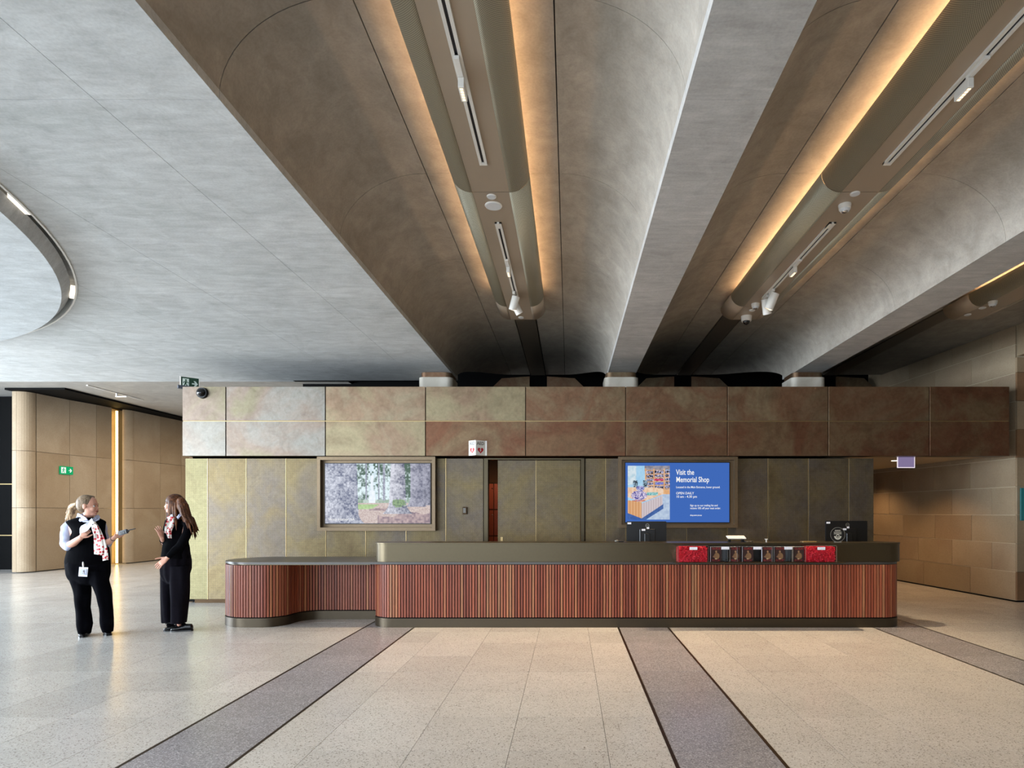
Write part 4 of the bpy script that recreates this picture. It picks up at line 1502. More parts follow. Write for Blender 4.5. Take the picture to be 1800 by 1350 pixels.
put(((U - 0.70) / 0.07) ** 2 + ((Y_ - 0.66) / 0.07) ** 2 < 0.7 + 0.9 * (n2 - 0.3), '#3f5a35', '#93b077', n2)
m = link('picture', mosaic('picture', img, a1 - a0, b1 - b0), M['screen'], o)
m.location = ((a0 + a1) / 2, -0.0665, b0)
M['text_glow'] = glow('caption_white', '#ffffff', 0.9)
text('caption', 'Victor Harbor, SA', (a0 + 0.05, -0.068, b0 + 0.045), 0.055, M['text_glow'], o, bold=0.0006, depth=0.0003)

# right screen: blue shop notice with a picture of the shop
o, a0, a1, b0, b1 = screen_box(1087, 1297, 800, 928, 1099.5, 1282, 813.5, 918, M['frame'], 'right wall screen with a blue shop notice and white lettering')
M['blue'] = glow('screen_blue', '#4069b8', 1.0)
link('blue_ground', boxm(a0, a1, -0.0672, -0.0662, b0, b1), M['blue'], o)
W_, H_ = a1 - a0, b1 - b0
NX, NZ = 110, 140
U, V = np.meshgrid((np.arange(NX) + .5) / NX, (np.arange(NZ) + .5) / NZ); Y_ = 1 - V
n1, n2 = vnoise(NX, NZ, 26, 34, 8), vnoise(NX, NZ, 55, 60, 9)
img = np.zeros((NZ, NX, 3)); full = np.ones_like(U, bool)
put(full, '#8cc4ea', '#b9dcf2', n1 * 0.5 + 0.5 * (1 - U))
put((U < 0.2) & (Y_ < 0.35), '#b5d2e0', '#dfeaf0', n1)
put((U > 0.4) & (Y_ < 0.07 + 0.05 * (1 - U)), '#7f7a86', '#a7a3ad', n1)
shelf = (U > 0.42) & (Y_ > 0.08) & (Y_ < 0.46)
put(shelf, '#1d1c2a', '#c7c4e4', (n2 - 0.25) * 1.8)
for y0_ in (0.07, 0.145, 0.215, 0.285, 0.355, 0.425):
    put(shelf & (np.abs(Y_ - y0_ - 0.03 * (1 - U)) < 0.008), '#d9a271', '#e7b98c', n1)
for x0_ in (0.62, 0.87, 0.42):
    put((np.abs(U - x0_) < 0.014) & (Y_ > 0.05) & (Y_ < 0.5), '#d99c68', '#ecbf94', n1)
put((U > 0.63) & (U < 0.85) & (np.abs(Y_ - 0.26) < 0.02), '#c02c53', '#e06080', n2)
put((U > 0.66) & (U < 0.85) & (np.abs(Y_ - 0.33) < 0.02), '#4a55b8', '#97a4e8', n2)
put((U > 0.45) & (Y_ > 0.44) & (Y_ < 0.53), '#d79a63', '#f0c394', n1)
put((Y_ > 0.53) & (U > 0.5), '#a9bcd8', '#c3d4e8', n1)
for c, w in ((0.18, 0.055), (0.41, 0.05)):
    put((np.abs(U - c) < w) & (Y_ > 0.27) & (Y_ < 0.42), '#10131c', '#a6c6dc', (n2 - 0.2) * 1.6)
top = (Y_ > 0.40 - 0.0 * U) & (Y_ < 0.68 - 0.15 * np.abs(U - 0.33) / 0.5) & (U < 0.85) & (Y_ > 0.40 + 0.1 * np.clip(U - 0.6, 0, 1))
put(top, '#e6b993', '#f2dcc6', n1)
put((Y_ > 0.49) & (Y_ < 0.55) & (U > 0.45) & (U < 0.72), '#4ca6a8', '#bfe3e6', n2)
put(((U - 0.27) / 0.19) ** 2 + ((Y_ - 0.55) / 0.09) ** 2 < 1, '#3c3a96', '#e8dcf0', (n2 - 0.15) * 1.5)
put(((U - 0.3) / 0.10) ** 2 + ((Y_ - 0.42) / 0.05) ** 2 < 1, '#4c4ea0', '#cdd0f0', (n2 - 0.15) * 1.5)
put((Y_ > 0.64) & (Y_ < 0.66) & (U > 0.1) & (U < 0.42), '#a03040', '#d86070', n2)
front = (U < 0.33) & (Y_ > 0.64 + 0.1 * U) & (Y_ < 0.88 + 0.30 * U)
put(front, '#c98d58', '#e9b98c', (np.sin(U * 90) * 0.3 + 0.5))
side = (U >= 0.33) & (U < 0.83) & (Y_ > 0.70 - 0.28 * (U - 0.33)) & (Y_ < 0.98 - 0.52 * (U - 0.33))
put(side, '#b9a9ad', '#ddd3d8', (np.sin(U * 110) * 0.3 + 0.5))
sh = (U >= 0.33) & (U < 0.85) & (Y_ >= 0.98 - 0.52 * (U - 0.33)) & (Y_ < 1.02 - 0.50 * (U - 0.40))
put(sh, '#3b5a98', '#4d6fae', n1)
put((U < 0.36) & (Y_ >= 0.88 + 0.30 * U), '#31569c', '#4468ad', n1)
pw_ = W_ * 0.405; ph = H_ * 0.905
m = link('shop_picture', mosaic('shop_picture', img, pw_, ph), M['screen'], o)
m.location = (a0 + W_ * 0.022 + pw_ / 2, -0.0678, b0 + H_ * 0.045)
tx = a0 + W_ * 0.487
def ty(py): return b1 - (py - 813.5) / 104.5 * H_
text('heading', 'Visit the\nMemorial Shop', (tx, -0.0685, ty(834.5)), 0.118, M['text_glow'], o, bold=0.0015, depth=0.0003, sx=0.72, line=0.97)
text('notice_line', 'Located in the Main Entrance, lower ground.', (tx, -0.0685, ty(858)), 0.046, M['text_glow'], o, bold=0.0005, depth=0.0003, sx=0.83)
text('opening_hours', 'OPEN DAILY\n10 am - 4.30 pm', (tx, -0.0685, ty(869)), 0.054, M['text_glow'], o, bold=0.0005, depth=0.0003, sx=0.92, line=0.98)
text('notice_line', 'Sign up to our mailing list and\nrecieve 10% off your next order.', (a0 + W_ * 0.622, -0.0685, ty(890)), 0.043, M['text_glow'], o, bold=0.0005, depth=0.0003, sx=0.84, line=1.02)
text('web_address', 'shop.awm.gov.au', (a0 + W_ * 0.622, -0.0685, ty(906.8)), 0.032, M['text_glow'], o, bold=0.0006, depth=0.0003, sx=0.84)

# ---------------------------------------------------------------- small wall fittings
o = empty('wall_intercom', (X(817.5, WD), WD, Z(904, WD)), label='small dark grey control box on the perforated panel left of the door', cat='control box')
link('box', boxm(-0.035, 0.035, -0.035, 0, 0, 0.115, bev=0.004), M['bronze_dark'], o)
link('cover', boxm(-0.024, 0.02, -0.042, -0.035, 0.02, 0.10, bev=0.003), plain('grey_cover', '#6b6862', 0.4), o)

# folded heart sign
o = empty('aed_sign', (X(838, FD), FD, Z(801, FD)), label='white folded wall sign with AED lettering and two red hearts', cat='sign')
M['sign_red'] = plain('sign_red', '#b3121f', 0.5); M['sign_black'] = plain('sign_black', '#1b1d22', 0.5)
H = 26 * FD / 1060
fold = (0.0, -0.10)
Lp, Rp = (X(824, FD) - o.location.x, 0.0), (X(853, FD) - o.location.x, 0.0)
for nm, (p, q) in (('left_leaf', (Lp, fold)), ('right_leaf', (fold, Rp))):
    p, q = Vector(p), Vector(q)
    d = (q - p); L = d.length; a = math.atan2(d.y, d.x)
    leaf = link('sign_leaf', boxm(0, L, 0, 0.003, 0, H), M['white'], o)
    leaf.location = (p.x, p.y, 0); leaf.rotation_euler = (0, 0, a)
    text('lettering', 'AED', (L / 2, -0.0012, H * 0.70), 0.072, M['sign_black'], leaf, align='CENTER', bold=0.0006, depth=0.0004, sx=0.92)
    bm = bmesh.new(); pts = []
    for i in range(40):
        t = 2 * PI * i / 40
        pts.append((16 * math.sin(t) ** 3, 13 * math.cos(t) - 5 * math.cos(2 * t) - 2 * math.cos(3 * t) - math.cos(4 * t)))
    s = 0.0032
    poly(bm, [(L / 2 + x_ * s, H * 0.34 + z_ * s) for x_, z_ in pts][::-1], -0.001)
    link('heart', bm, M['sign_red'], leaf)
    bm = bmesh.new()
    poly(bm, [(L / 2 + x_, H * 0.34 + z_) for x_, z_ in ((0.004, 0.03), (-0.016, -0.002), (-0.004, -0.002), (-0.008, -0.034), (0.016, 0.006), (0.003, 0.006), (0.012, 0.03))], -0.0016)
    link('lightning_bolt', bm, M['white'], leaf)
link('side_flange', boxm(Rp[0], Rp[0] + 0.025, -0.003, 0, 0, H), M['white'], o)


def exit_sign(loc, rz, w, h, gmat, wmat, label, rim=None, group='green exit signs'):
    o = empty('exit_sign', loc, cat='exit sign', label=label, rz=rz, group=group)
    link('panel', boxm(-w / 2, w / 2, 0, 0.02, 0, h, bev=0.003), gmat, o)
    if rim:
        bm = bmesh.new()
        box(bm, -w / 2 - 0.01, -w / 2, -0.002, 0.022, 0, h + 0.008); box(bm, w / 2, w / 2 + 0.01, -0.002, 0.022, 0, h + 0.008); box(bm, -w / 2, w / 2, -0.002, 0.022, h, h + 0.008)
        link('rim', bm, rim, o)
    bm = bmesh.new(); y = -0.003
    # doorway
    dx0, dx1, z0, z1 = -w * 0.42, -w * 0.06, h * 0.14, h * 0.88
    poly(bm, [(dx0, z0), (dx1, z0), (dx1, z1), (dx0, z1)], y)
    link('doorway', bm, wmat, o)
    bm = bmesh.new(); y = -0.0045; cx_ = (dx0 + dx1) / 2; k = h
    hd = [(cx_ + 0.01 * k + 0.07 * k * math.cos(t * PI / 6), z0 + 0.61 * k + 0.07 * k * math.sin(t * PI / 6)) for t in range(12)]
    poly(bm, hd, y)
    poly(bm, [(cx_ - .10 * k, z0 + .26 * k), (cx_ + .03 * k, z0 + .24 * k), (cx_ + .08 * k, z0 + .52 * k), (cx_ - .03 * k, z0 + .54 * k)], y)           # body
    poly(bm, [(cx_ - .10 * k, z0 + .27 * k), (cx_ - .02 * k, z0 + .25 * k), (cx_ - .10 * k, z0 + .10 * k), (cx_ - .26 * k, z0 + .08 * k), (cx_ - .26 * k, z0 + .14 * k), (cx_ - .14 * k, z0 + .15 * k)], y)
    poly(bm, [(cx_ - .03 * k, z0 + .27 * k), (cx_ + .05 * k, z0 + .27 * k), (cx_ + .14 * k, z0 + .14 * k), (cx_ + .12 * k, z0 + .0 * k), (cx_ + .05 * k, z0 + .0 * k), (cx_ + .07 * k, z0 + .12 * k)], y)
    poly(bm, [(cx_ + .06 * k, z0 + .50 * k), (cx_ + .08 * k, z0 + .42 * k), (cx_ + .22 * k, z0 + .36 * k), (cx_ + .23 * k, z0 + .42 * k)], y)
    poly(bm, [(cx_ - .03 * k, z0 + .52 * k), (cx_ - .17 * k, z0 + .46 * k), (cx_ - .20 * k, z0 + .32 * k), (cx_ - .14 * k, z0 + .33 * k), (cx_ - .11 * k, z0 + .42 * k), (cx_ - .01 * k, z0 + .46 * k)], y)
    link('running_figure', bm, gmat, o)
    bm = bmesh.new(); y = -0.003; a = w * 0.26; zc_ = h * 0.5
    poly(bm, [(a - .2 * k, zc_ - .05 * k), (a + .04 * k, zc_ - .05 * k), (a - .08 * k, zc_ - .24 * k), (a + .06 * k, zc_ - .24 * k), (a + .24 * k, zc_),
              (a + .06 * k, zc_ + .24 * k), (a - .08 * k, zc_ + .24 * k), (a + .04 * k, zc_ + .05 * k), (a - .2 * k, zc_ + .05 * k)], y)
    link('arrow', bm, wmat, o)
    return o


g_lit = glow('exit_green_lit', '#19a868', 1.0); w_lit = glow('exit_white_lit', '#f2fff4', 1.0)
g_dark = plain('exit_green', '#0c3a26', 0.5); w_dim = plain('exit_white', '#cfdcd4', 0.5)
# on the stone wall of the foyer
D = 15.1
exit_sign((-12.575, D, Z(834, D)), math.radians(84.5), 0.36, 0.2, g_lit, w_lit, 'lit green exit sign with arrow on the foyer stone wall')
# standing on the fascia corner, turned towards the left foyer
D = FD + 0.1
e = exit_sign((X(334, D), D, zt - 0.029), math.radians(42), 0.24, 0.185, g_dark, w_dim, 'dark green exit sign standing on the left fascia corner', rim=M['white'])
link('base', boxm(-0.16, 0.12, -0.01, 0.05, 0, 0.05), plain('sign_base', '#454a55', 0.5), e)

# edge-lit blank exit sign under the corridor soffit
D = 9.75
o = empty('hanging_sign', (X(1592.5, D), D, soffit_z), label='edge-lit violet panel with white rim hanging under the corridor soffit', cat='sign')
w = 15.5 * D / 1060; z0 = Z(822.5, D) - soffit_z; z1 = -0.012
edge = glow('edge_light', '#f2e6ee', 1.0)
link('canopy', boxm(-w, w, -0.02, 0.02, -0.012, 0), M['white'], o)
link('panel', boxm(-w + 0.012, w - 0.012, -0.004, 0.004, z0 + 0.012, z1), glow('violet_panel', '#9384ac', 0.75), o)
bm = bmesh.new(); box(bm, -w, -w + 0.012, -0.006, 0.006, z0, z1); box(bm, w - 0.012, w, -0.006, 0.006, z0, z1); box(bm, -w, w, -0.006, 0.006, z0, z0 + 0.012)
link('rim', bm, edge, o)
# ---------------------------------------------------------------- the two people
def V3(*a): return Vector(a)


class Fig:
    """local frame at the feet: x to the right, y away from the camera, z up; px() reads a pixel at depth offset d"""
    def __init__(s, cx, D):
        s.D = D; s.X0 = (cx - 1000) * D / 1060; s.t = abs((cx - 1000) / 1060)
        s.k = D / 1060
    def p(s, px, py, d=0.0):
        D = s.D + d
        return Vector(((px - 1000) * D / 1060 - s.X0, d, EYE + (899 - py) * D / 1060))
    def r(s, w):
        """true radius of a limb whose half-width in the picture is w pixels"""
        return w * s.k / math.sqrt(1 + s.t * s.t)


def ring(c, rx, ry, yaw=0.0, tilt=None):
    a = Vector((math.cos(yaw), math.sin(yaw), 0)) * rx
    b = Vector((-math.sin(yaw), math.cos(yaw), 0)) * ry
    if tilt is not None: a = a + Vector((0, 0, tilt * rx))
    return (c, a, b)


def hand(bm, wrist, palm_dir, palm_n, curl, spread=0.2, size=1.0, thumb_side=1, fr=0.0082, thumb_curl=0.4):
    """palm with four unequal bent fingers and a thumb leaving the side of the palm; palm_n points out of the palm"""
    d = Vector(palm_dir).normalized(); n = Vector(palm_n); n = (n - d * n.dot(d)).normalized()
    s = d.cross(n).normalized() * thumb_side             # towards the thumb
    w = Vector(wrist)
    P = 0.088 * size
    loft(bm, [(w - d * 0.015 * size, s * 0.024 * size, n * 0.018 * size), (w + d * 0.01 * size, s * 0.027 * size, n * 0.017 * size),
              (w + d * P * 0.5, s * 0.037 * size, n * 0.015 * size), (w + d * P * 0.95, s * 0.038 * size, n * 0.0125 * size), (w + d * P * 1.06, s * 0.033 * size, n * 0.008 * size)], 12)
    for i, (off, L) in enumerate(((0.029, 0.070), (0.010, 0.078), (-0.010, 0.073), (-0.029, 0.058))):
        q = w + d * (P * (0.93 if i in (1, 2) else 0.88)) + s * off * size
        dirn = (d + s * (off * spread * 8)).normalized()
        pts = [q - dirn * 0.02 * size, q]
        ang = 0
        for j, f in enumerate((0.45, 0.32, 0.23)):
            ang += curl[i] if isinstance(curl, (list, tuple)) else curl
            v = dirn * math.cos(ang) + n * math.sin(ang)
            pts.append(pts[-1] + v * L * f * size)
        limb(bm, pts, [fr * size, fr * size, fr * size * 0.93, fr * size * 0.86, fr * size * 0.74], seg=8)
    q = w + d * 0.022 * size + s * 0.026 * size
    dt = (d * 0.75 + s * 0.75 + n * 0.25).normalized()
    p1 = q + dt * 0.034 * size
    d2 = (dt * (1 - thumb_curl * 0.5) + d * 0.35 + n * thumb_curl * 0.8 - s * 0.15).normalized()
    p2 = p1 + d2 * 0.030 * size
    p3 = p2 + (d2 + d * 0.2).normalized() * 0.022 * size
    limb(bm, [q - dt * 0.012 * size, q, p1, p2, p3], [0.013 * size, 0.013 * size, 0.0105 * size, 0.0095 * size, 0.0075 * size], seg=8)


def head(bm, c, yaw, pitch=0.0, size=1.0):
    """skull, face, nose, ears; c is the head centre; returns a map from face-local coordinates"""
    M4 = Matrix.Translation(c) @ Matrix.Rotation(yaw, 4, 'Z') @ Matrix.Rotation(pitch, 4, 'Y') @ Matrix.Scale(size, 4)
    # local: +x is the direction of the face, z up, y to the left of the face
    def T(x, y, z): return M4 @ Vector((x, y, z))
    def ell(x, y, z, a, b, h, seg=20, rings=14, rot=0.0):
        m = M4 @ Matrix.Translation((x, y, z)) @ Matrix.Rotation(rot, 4, 'Y') @ Matrix.Diagonal((a, b, h, 1))
        bmesh.ops.create_uvsphere(bm, u_segments=seg, v_segments=rings, radius=1.0, matrix=m)
    ell(-0.012, 0, 0.028, 0.094, 0.074, 0.088)               # cranium
    ell(0.022, 0, -0.020, 0.066, 0.058, 0.088)               # face mass
    ell(0.046, 0, -0.078, 0.036, 0.036, 0.030)               # jaw and chin
    ell(0.062, 0, -0.090, 0.020, 0.020, 0.018)               # chin
    ell(0.066, 0, 0.022, 0.020, 0.046, 0.012)                # brow ridge
    for s in (-1, 1):
        ell(0.055, s * 0.034, -0.030, 0.028, 0.022, 0.024)   # cheeks
        ell(-0.004, s * 0.076, -0.006, 0.018, 0.007, 0.030)  # ears
        ell(0.083, s * 0.010, -0.034, 0.011, 0.008, 0.007)   # nostril wings
    secs = []
    for t, x, z, w, h in ((0, 0.074, 0.016, 0.008, 0.006), (1, 0.086, -0.006, 0.009, 0.008), (2, 0.099, -0.024, 0.0105, 0.010), (3, 0.098, -0.033, 0.010, 0.008)):
        secs.append((T(x - 0.012, 0, z), (M4.to_3x3() @ Vector((0.016, 0, 0))), (M4.to_3x3() @ Vector((0, w, 0)))))
    loft(bm, secs, 10)
    ell(0.080, 0, -0.050, 0.012, 0.022, 0.006)               # upper lip mound
    ell(0.077, 0, -0.062, 0.012, 0.019, 0.006)               # lower lip mound
    return T, M4


def face_parts(parent, T, M4, size, brow_mat):
    R3 = M4.to_3x3()
    for s in (-1, 1):
        bm = bmesh.new()
        sph(bm, T(0.0665, s * 0.030, 0.0), 0.0125 * size, seg=12, rings=8)
        e = link('eye', bm, M['eye_white'], parent, smooth=True)
        bm = bmesh.new()
        sph(bm, T(0.0765, s * 0.0305, 0.0), 0.0052 * size, seg=10, rings=6)
        link('iris', bm, M['iris'], e, smooth=True)
        bm = bmesh.new()
        limb(bm, [T(0.083, s * 0.014, 0.020), T(0.083, s * 0.030, 0.026), T(0.070, s * 0.047, 0.021)], [0.0028 * size] * 3, seg=6)
        link('eyebrow', bm, brow_mat, parent, smooth=True)
        bm = bmesh.new()
        limb(bm, [T(0.078, s * 0.018, 0.006), T(0.080, s * 0.030, 0.0105), T(0.071, s * 0.043, 0.005)], [0.0024 * size] * 3, seg=6)
        link('eyelid', bm, M['hair_grey'], parent, smooth=True)
    bm = bmesh.new()
    limb(bm, [T(0.082, 0.020, -0.054), T(0.0925, 0.007, -0.0505), T(0.0925, -0.007, -0.0505), T(0.082, -0.020, -0.054)], [0.0030 * size, 0.0045 * size, 0.0045 * size, 0.0030 * size], seg=8)
    limb(bm, [T(0.080, 0.018, -0.058), T(0.089, 0.006, -0.063), T(0.089, -0.006, -0.063), T(0.080, -0.018, -0.058)], [0.0030 * size, 0.0048 * size, 0.0048 * size, 0.0030 * size], seg=8)
    link('lips', bm, M['lip'], parent, smooth=True)


def ribbon(bm, rows, th=0.004):
    """cloth strip through rows of points (each row left to right), with thickness and soft folds"""
    grid = [[bm.verts.new(Vector(v)) for v in r] for r in rows]
    fs = []
    for a, b in zip(grid, grid[1:]):
        for i in range(len(a) - 1): fs.append(bm.faces.new((a[i], a[i + 1], b[i + 1], b[i])))
    r = bmesh.ops.extrude_face_region(bm, geom=fs)
    for v in r['geom']:
        if isinstance(v, bmesh.types.BMVert): v.co.y += th


def strip(F, L, Rr, depth, n=7, wave=0.006, seed=0):
    """rows for a hanging scarf tail from pixel outlines of its left and right edges"""
    rr = random.Random(seed); ph = rr.uniform(0, 6)
    rows = []
    for (lx, ly), (rx, ry), d in zip(L, Rr, depth):
        row = []
        for i in range(n):
            t = i / (n - 1)
            row.append(F.p(lx + (rx - lx) * t, ly + (ry - ly) * t, d + wave * math.sin(ph + t * 9 + ly * 0.11)))
        rows.append(row)
    return rows


from mathutils import noise as mnoise


def wrinkle(me, amp, sx, sz, seed=0):
    """soft cloth folds pushed along the normals"""
    off = Vector((seed * 3.1, seed * 1.7, seed * 5.3))
    n = len(me.vertices)
    co = np.empty(n * 3, dtype=np.float32); me.vertices.foreach_get('co', co); co = co.reshape(-1, 3)
    nr = np.empty(n * 3, dtype=np.float32); me.vertex_normals.foreach_get('vector', nr); nr = nr.reshape(-1, 3)
    h = np.array([mnoise.noise(Vector((x * sx, y * sx, z * sz)) + off) for x, y, z in co.tolist()])
    co += nr * (amp * 1.3 * h)[:, None]
    me.vertices.foreach_set('co', co.ravel()); me.update()
    return me


# ============================ left person: waistcoat, ponytail, radio and paper
F = Fig(160, 7.0)
per = empty('person', (F.X0, F.D, 0), label='person with blonde ponytail in black vest and trousers, holding a white paper and a radio', cat='person')
# --- body
bm = bmesh.new()
yaw = 0.35
T, M4 = head(bm, F.p(155.5, 889.5, -0.02), 0.22, 0.03, 1.05)
limb(bm, [F.p(156, 915, 0.01), F.p(155, 903, 0.0), F.p(155, 893, 0.0)], [F.r(9.6), F.r(9.0), F.r(9.4)], seg=16)
# torso and legs under the clothes
def tors(py, c, hw, ry, d=0.0, yw=0.3): 
    rx = math.sqrt(max((hw * F.k) ** 2 - (ry * F.t) ** 2, 0.0036))
    return ring(F.p(c, py, d), rx, ry, yw)
loft(bm, [tors(912, 152, 16, .06), tors(918, 149, 26, .08), tors(930, 150, 27, .10), tors(950, 153, 27, .115), tors(975, 153, 31, .125), tors(995, 154, 33, .125), tors(1015, 156, 33, .12)], 24)
for (hx, kx, ax_, kd, ay) in ((140, 145, 149.5, -0.04, 1108), (172, 184, 189.5, 0.0, 1105)):
    limb(bm, [F.p(hx, 1005, 0), F.p(kx, 1058, kd), F.p(ax_, ay, 0.0)], [0.072, 0.040, 0.024], seg=14)
# arms
sh_r, el_r, wr_r = F.p(121, 925, -0.02), F.p(119, 960, -0.10), F.p(143, 944, -0.26)
limb(bm, [sh_r, F.p(117, 943, -0.06), el_r], [0.052, 0.048, 0.043], seg=14)
limb(bm, [el_r, F.p(129, 954.5, -0.17), wr_r], [0.043, 0.040, 0.026], seg=14)
hand(bm, wr_r, F.p(152, 933, -0.29) - wr_r, V3(0.3, 0.3, 0.5), [0.75, 0.8, 0.85, 0.9], thumb_side=-1, size=0.95)
sh_l, el_l, wr_l = F.p(177, 924, 0.10), F.p(184, 955, 0.12), F.p(200.5, 945.5, -0.10)
limb(bm, [sh_l, F.p(181, 940, 0.12), el_l], [0.050, 0.045, 0.040], seg=14)
limb(bm, [el_l, F.p(193, 951.5, 0.0), wr_l], [0.040, 0.035, 0.024], seg=14)
hand(bm, wr_l, F.p(212, 939.5, -0.17) - wr_l, V3(0.15, 0.1, 1), [0.35, 0.4, 0.45, 0.55], thumb_side=-1, size=0.95)
me = fuse(bm, 0.0045, 3)
link('body', me, M['skin'], per)
face_parts(per, T, M4, 1.05, M['hair_grey'])
# --- hair: scalp cap pulled back into a ponytail
bm = bmesh.new()
R3 = M4.to_3x3()
def hell(x, y, z, a, b, h, rot=0):
    bmesh.ops.create_uvsphere(bm, u_segments=24, v_segments=16, radius=1, matrix=M4 @ Matrix.Translation((x, y, z)) @ Matrix.Rotation(rot, 4, 'Y') @ Matrix.Diagonal((a, b, h, 1)))
hell(-0.022, 0, 0.036, 0.092, 0.080, 0.088)
hell(-0.045, 0, 0.005, 0.066, 0.072, 0.080)
limb(bm, [T(0.02, 0.045, 0.098), T(-0.03, 0.05, 0.10), T(-0.08, 0.03, 0.06)], [0.02, 0.025, 0.03], seg=8)
me = fuse(bm, 0.005, 3)
link('hair', me, M['hair_grey'], per)
bm = bmesh.new()
tail0 = T(-0.108, 0, 0.022)
for i in range(22):
    a = random.uniform(0, 6.28); q = random.uniform(0, 1)
    off = V3(math.cos(a) * 0.022 * q, math.sin(a) * 0.022 * q, 0)
    e = F.p(117 + random.uniform(-3, 7), 914 + random.uniform(-8, 3), 0.07 + random.uniform(-0.03, 0.03))
    m1 = F.p(127 + random.uniform(-4.5, 4), 891 + random.uniform(-4, 3), 0.03) + off
    m2 = F.p(124 + random.uniform(-5, 5.5), 902, 0.05) + off
    limb(bm, [tail0 + off * 0.3, m1, m2, e], [0.020, 0.021, 0.017, 0.005], seg=7)
me = fuse(bm, 0.0045, 2)
link('ponytail', me, M['hair_blonde'], per)
bm = bmesh.new(); bmesh.ops.create_uvsphere(bm, u_segments=14, v_segments=8, radius=0.022, matrix=Matrix.Translation(tail0) @ Matrix.Diagonal((0.7, 1, 1, 1)))
link('hair_tie', bm, M['black_plastic'], per, smooth=True)
# --- shirt sleeves and collar
bm = bmesh.new()
limb(bm, [F.p(125, 921, -0.01), F.p(119, 929, -0.03), F.p(117.5, 943, -0.06), F.p(118, 958, -0.095)], [0.058, 0.066, 0.066, 0.062], seg=18)
limb(bm, [F.p(118, 957, -0.095), F.p(122, 960.5, -0.125)], [0.060, 0.056], seg=18)
limb(bm, [F.p(175, 921, 0.10), F.p(180, 938, 0.12), F.p(184, 955, 0.12), F.p(188, 954.5, 0.07)], [0.058, 0.056, 0.052, 0.050], seg=18)
loft(bm, [tors(911, 154, 11, .05), tors(915, 152, 20, .066), tors(920, 152, 27, .082), tors(927, 153, 27.5, .098), tors(940, 155, 26, .11), tors(955, 155, 26, .11)], 28)
me = fuse(bm, 0.007, 3)
link('shirt', wrinkle(me, 0.008, 14, 16, 4), M['shirt'], per)
bm = bmesh.new()
for pts in (([(136, 902, .03), (134.5, 909, -.01), (140, 917, -.13), (153.5, 914, -.17), (150, 909.5, -.13), (139, 903, -.02)]),
            ([(172, 905, .0), (163, 911, -.14), (160, 915, -.17), (164, 918, -.17), (173, 914, -.12), (175, 909, -.03)])):
    vs = [bm.verts.new(F.p(*q)) for q in pts]; f = bm.faces.new(vs)
    r = bmesh.ops.extrude_face_region(bm, geom=[f])
    for v in r['geom']:
        if isinstance(v, bmesh.types.BMVert): v.co.y += 0.012
limb(bm, [F.p(137, 908, 0.06), F.p(136, 910, -0.03), F.p(147, 916, -0.12), F.p(158, 917, -0.14), F.p(168, 912, -0.10), F.p(172, 909, 0.0), F.p(166, 905, 0.07), F.p(150, 903, 0.10), F.p(137, 907, 0.06)], [0.013] * 9, seg=8)
link('collar', bm, M['shirt'], per)
# --- vest
bm = bmesh.new()
loft(bm, [tors(909, 154, 15, .07), tors(913.5, 152, 26, .085), tors(917, 151, 32.5, .10), tors(924, 153, 30.5, .12), tors(935, 155, 28.5, .135), tors(950, 155.5, 32, .145), tors(965, 155.5, 35.5, .155), tors(978, 155, 37.5, .16), tors(988, 154.5, 38.5, .16), tors(992, 154.5, 38, .155)], 32)
me = fuse(bm, 0.009, 4)
link('vest', wrinkle(me, 0.005, 7, 9, 1), M['knit'], per)
# --- trousers
bm = bmesh.new()
loft(bm, [tors(986, 154.5, 37.5, .15), tors(995, 154.5, 38.5, .155), tors(1008, 156, 37.5, .15), tors(1017, 157, 34, .13), tors(1024, 158, 26, .10), tors(1028, 158, 14, .06)], 28)
def leg(pts):
    secs = []
    for py, c, hw, ry, d in pts:
        rx = math.sqrt(max((hw * F.k) ** 2 - (ry * F.t) ** 2, 0.0016))
        secs.append(ring(F.p(c, py, d), rx, ry, 0.0))
    loft(bm, secs, 22)
leg([(1003, 138, 19.5, .12, 0), (1022, 142, 19.5, .12, -.01), (1045, 145, 15.5, .09, -.03), (1068, 145.5, 13.5, .082, -.02), (1085, 148, 14.5, .085, -.01), (1097, 149, 15.5, .09, 0), (1108, 149, 13, .088, 0), (1114, 149.5, 11.5, .08, 0)])
leg([(1003, 174, 19.5, .12, 0), (1022, 175, 18.5, .11, 0), (1045, 182, 15, .088, 0), (1068, 186, 13, .08, 0), (1088, 188, 13.8, .085, 0.0), (1100, 188.5, 12.5, .085, 0.01), (1111, 189, 9, .068, 0.01)])
me = fuse(bm, 0.009, 3)
link('trousers', wrinkle(me, 0.011, 13, 5, 2), M['trouser'], per)
# --- shoes, soles on the floor
def shoe(toe, heel, name='shoe', w=0.042, parent=None, strap=False):
    bm = bmesh.new()
    t, h = Vector(toe), Vector(heel); t.z = h.z = 0
    d = (t - h); L = d.length; d.normalize(); s = Vector((-d.y, d.x, 0))
    up = Vector((0, 0, 1))
    def sec(f, wd, ht): return (h + d * L * f + up * (ht / 2 + 0.012), s * wd, up * (ht / 2))
    loft(bm, [sec(0.0, w * .5, .05), sec(0.06, w * .78, .075), sec(0.3, w * .82, .078), sec(0.5, w * .9, .062), sec(0.75, w * 1.0, .045), sec(0.92, w * .8, .034), sec(1.0, w * .35, .02)], 16)
    o = link(name, fuse(bm, 0.005, 2), M['shoe'], parent)
    bm = bmesh.new()
    pts = []
    for f, wd in ((0.0, .45), (0.04, .7), (0.3, .78), (0.5, .85), (0.75, 1.03), (0.92, .82), (1.01, .4)): pts.append((f, wd))
    out = [tuple((h + d * L * f + s * w * wd)[:2]) for f, wd in pts] + [tuple((h + d * L * f - s * w * wd)[:2]) for f, wd in pts[::-1]]
    prism(bm, out, 0.0005, 0.016)
    link('sole', bm, M['black_plastic'], o)
    return o


